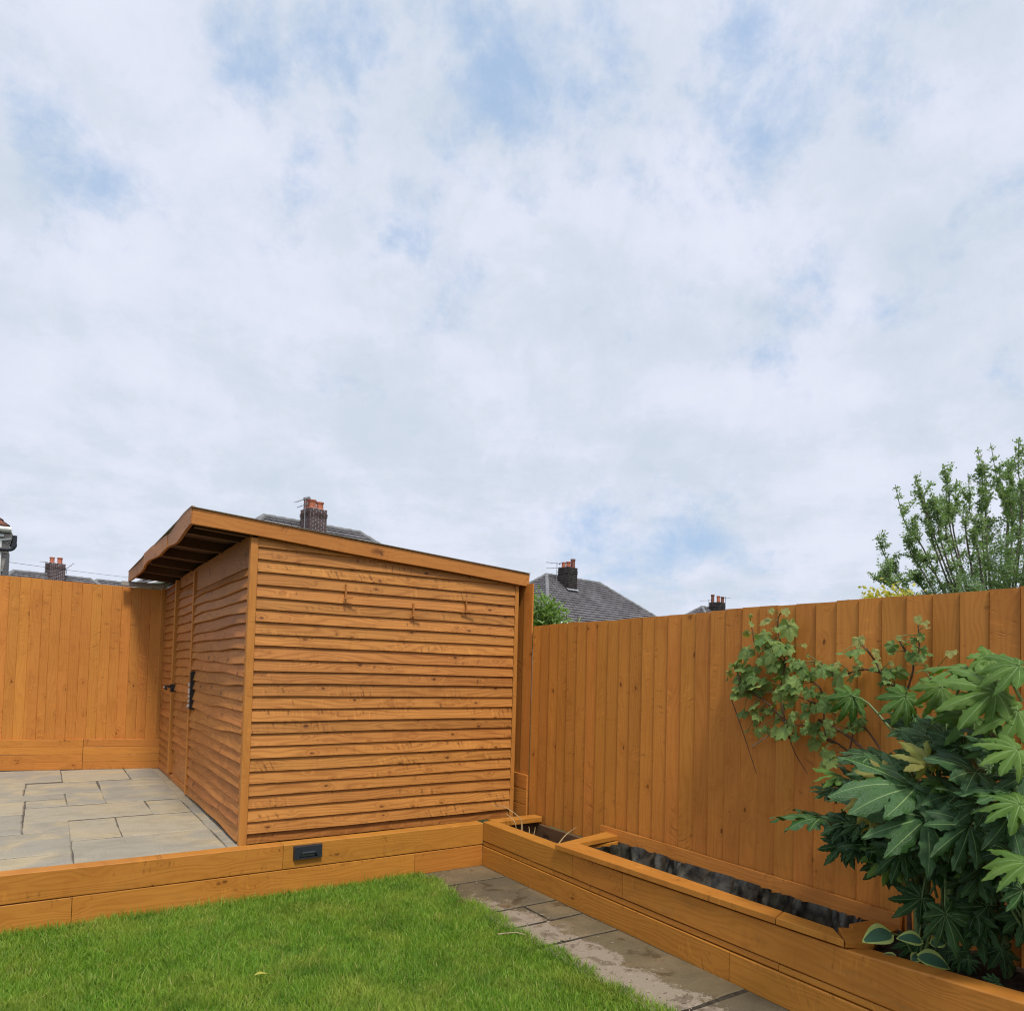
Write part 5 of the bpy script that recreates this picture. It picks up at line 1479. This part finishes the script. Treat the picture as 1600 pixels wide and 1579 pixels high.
# ================================================================== GRASS
def grass():
    r = np.random.default_rng(4)
    N = 380000
    x = r.uniform(-1.2, 2.40, N)
    y = r.uniform(1.7, 4.615, N)
    edge = 2.300 + .022 * np.sin(y * 9) + .014 * np.sin(y * 23 + 1) + r.normal(0, .012, N)
    keep = (x < edge) & (x + (y - 2.05) * 1.76 > 2.25)     # the part of the lawn the picture can see, with a margin
    thin = (y > 4.5) & (x < 1.9) & (r.random(N) < .30)
    keep &= ~thin
    x, y = x[keep], y[keep]
    n = len(x)
    clump = .5 + .5 * np.sin(x * 7.3 + np.sin(y * 5.1) * 2) * np.sin(y * 6.7 + np.sin(x * 4.3) * 2)
    h = (.017 + .027 * r.random(n) ** 1.3 + .012 * clump) * np.where(r.random(n) < .03, 1.45, 1)
    rim = ((y > 4.52) | (x > 2.22)) & (r.random(n) < .4)
    h = np.where(rim, h * 1.5, h)
    az = r.uniform(0, 2 * PI, n)
    lean = np.clip(r.normal(.75, .45, n), 0, 1.5)
    la = r.uniform(0, 2 * PI, n) * .9 + (np.sin(x * 5.1 + y * 3.2) * 1.4 + np.sin(y * 8.3) * .8)
    wd = r.uniform(.0010, .0022, n)
    sx, sy = np.cos(az) * wd, np.sin(az) * wd
    lx, ly = np.cos(la) * np.sin(lean) * h, np.sin(la) * np.sin(lean) * h
    hz = h * np.cos(lean * .8)
    z0 = np.full(n, -.014)
    V = np.empty((n, 5, 3))
    V[:, 0] = np.stack([x - sx, y - sy, z0], 1)
    V[:, 1] = np.stack([x + sx, y + sy, z0], 1)
    V[:, 2] = np.stack([x + sx * .8 + lx * .35, y + sy * .8 + ly * .35, z0 + hz * .62], 1)
    V[:, 3] = np.stack([x - sx * .8 + lx * .35, y - sy * .8 + ly * .35, z0 + hz * .62], 1)
    V[:, 4] = np.stack([x + lx, y + ly, z0 + hz], 1)
    me = bpy.data.meshes.new('grass')
    me.vertices.add(n * 5)
    me.vertices.foreach_set('co', V.reshape(-1))
    base = (np.arange(n) * 5)[:, None]
    quad = (base + np.array([0, 1, 2, 3])).astype(np.int32)
    tri = (base + np.array([3, 2, 4])).astype(np.int32)
    loops = np.concatenate([quad, tri], 1).reshape(-1)
    me.loops.add(len(loops))
    me.loops.foreach_set('vertex_index', loops)
    me.polygons.add(n * 2)
    st = np.stack([np.arange(n) * 7, np.arange(n) * 7 + 4], 1).reshape(-1).astype(np.int32)
    me.polygons.foreach_set('loop_start', st)
    me.update(calc_edges=True)
    tint = np.clip(np.repeat(r.random(n), 5), 0, 1).astype(np.float32)
    a = me.attributes.new('tint', 'FLOAT', 'POINT')
    a.data.foreach_set('value', tint)
    tip = np.tile(np.array([0, 0, .62, .62, 1], np.float32), n)
    a = me.attributes.new('tip', 'FLOAT', 'POINT')
    a.data.foreach_set('value', tip)
    me.materials.append(M['grass'])
    o = bpy.data.objects.new('grass', me)
    link(o)
    tag(o, kind='stuff')


grass()


def grit():
    """crumbs of soil and cut grass strewn along the lawn edge of the path"""
    r = np.random.default_rng(12)
    n = 900
    x = 2.30 + np.abs(r.normal(0, .13, n))
    y = r.uniform(1.6, 4.55, n)
    k = (x < 2.78) & (r.random(n) < np.where(y > 4.0, .35, 1))
    x, y = x[k], y[k]
    mb = MB()
    for xx, yy in zip(x, y):
        s = .0012 + .0032 * r.random() ** 2.2
        az = r.uniform(0, PI)
        lng = 1 + 2.2 * (r.random() < .35)
        u = Vector((math.cos(az), math.sin(az), 0))
        v = Vector((-u.y, u.x, 0))
        p = Vector((xx, yy, .0))
        mb.add([p - u * s * lng - v * s, p + u * s * lng - v * s * .8, p + u * s * lng * .8 + v * s, p - u * s * lng + v * s * .7, p + Vector((0, 0, s * .9))],
               [(0, 1, 4), (1, 2, 4), (2, 3, 4), (3, 0, 4)], int(r.random() < .4))
    tag(mb.build('path_grit', [simple('pale_grit', (0.33, 0.265, 0.20), 0.9, 0.1), simple('dark_grit', (0.10, 0.075, 0.05), 0.95, 0.1)], None, origin=(2.4, 3, 0)), kind='stuff')


grit()

# ---- small things lying on the lawn
b = MB()
b.add([(.86, 3.40, .030), (.885, 3.385, .038), (.925, 3.39, .030), (.885, 3.415, .036), (.89, 3.40, .042)], [(0, 1, 4), (1, 2, 4), (2, 3, 4), (3, 0, 4)])
tag(b.build('fallen_leaf', M['gold_leaf'], None, origin=(.89, 3.40, .03)), 'single yellow fallen leaf lying on the lawn', 'leaf')
b = MB()
b.tube(smooth_path([(2.11, 3.30, .028), (2.15, 3.27, .036), (2.20, 3.26, .034), (2.235, 3.22, .028)]), .003, .0018, 5)
tag(b.build('dry_stalk', M['twig_pale'], None, origin=(2.15, 3.27, .03)), 'pale dry stalk lying on the grass near the path', 'stalk')
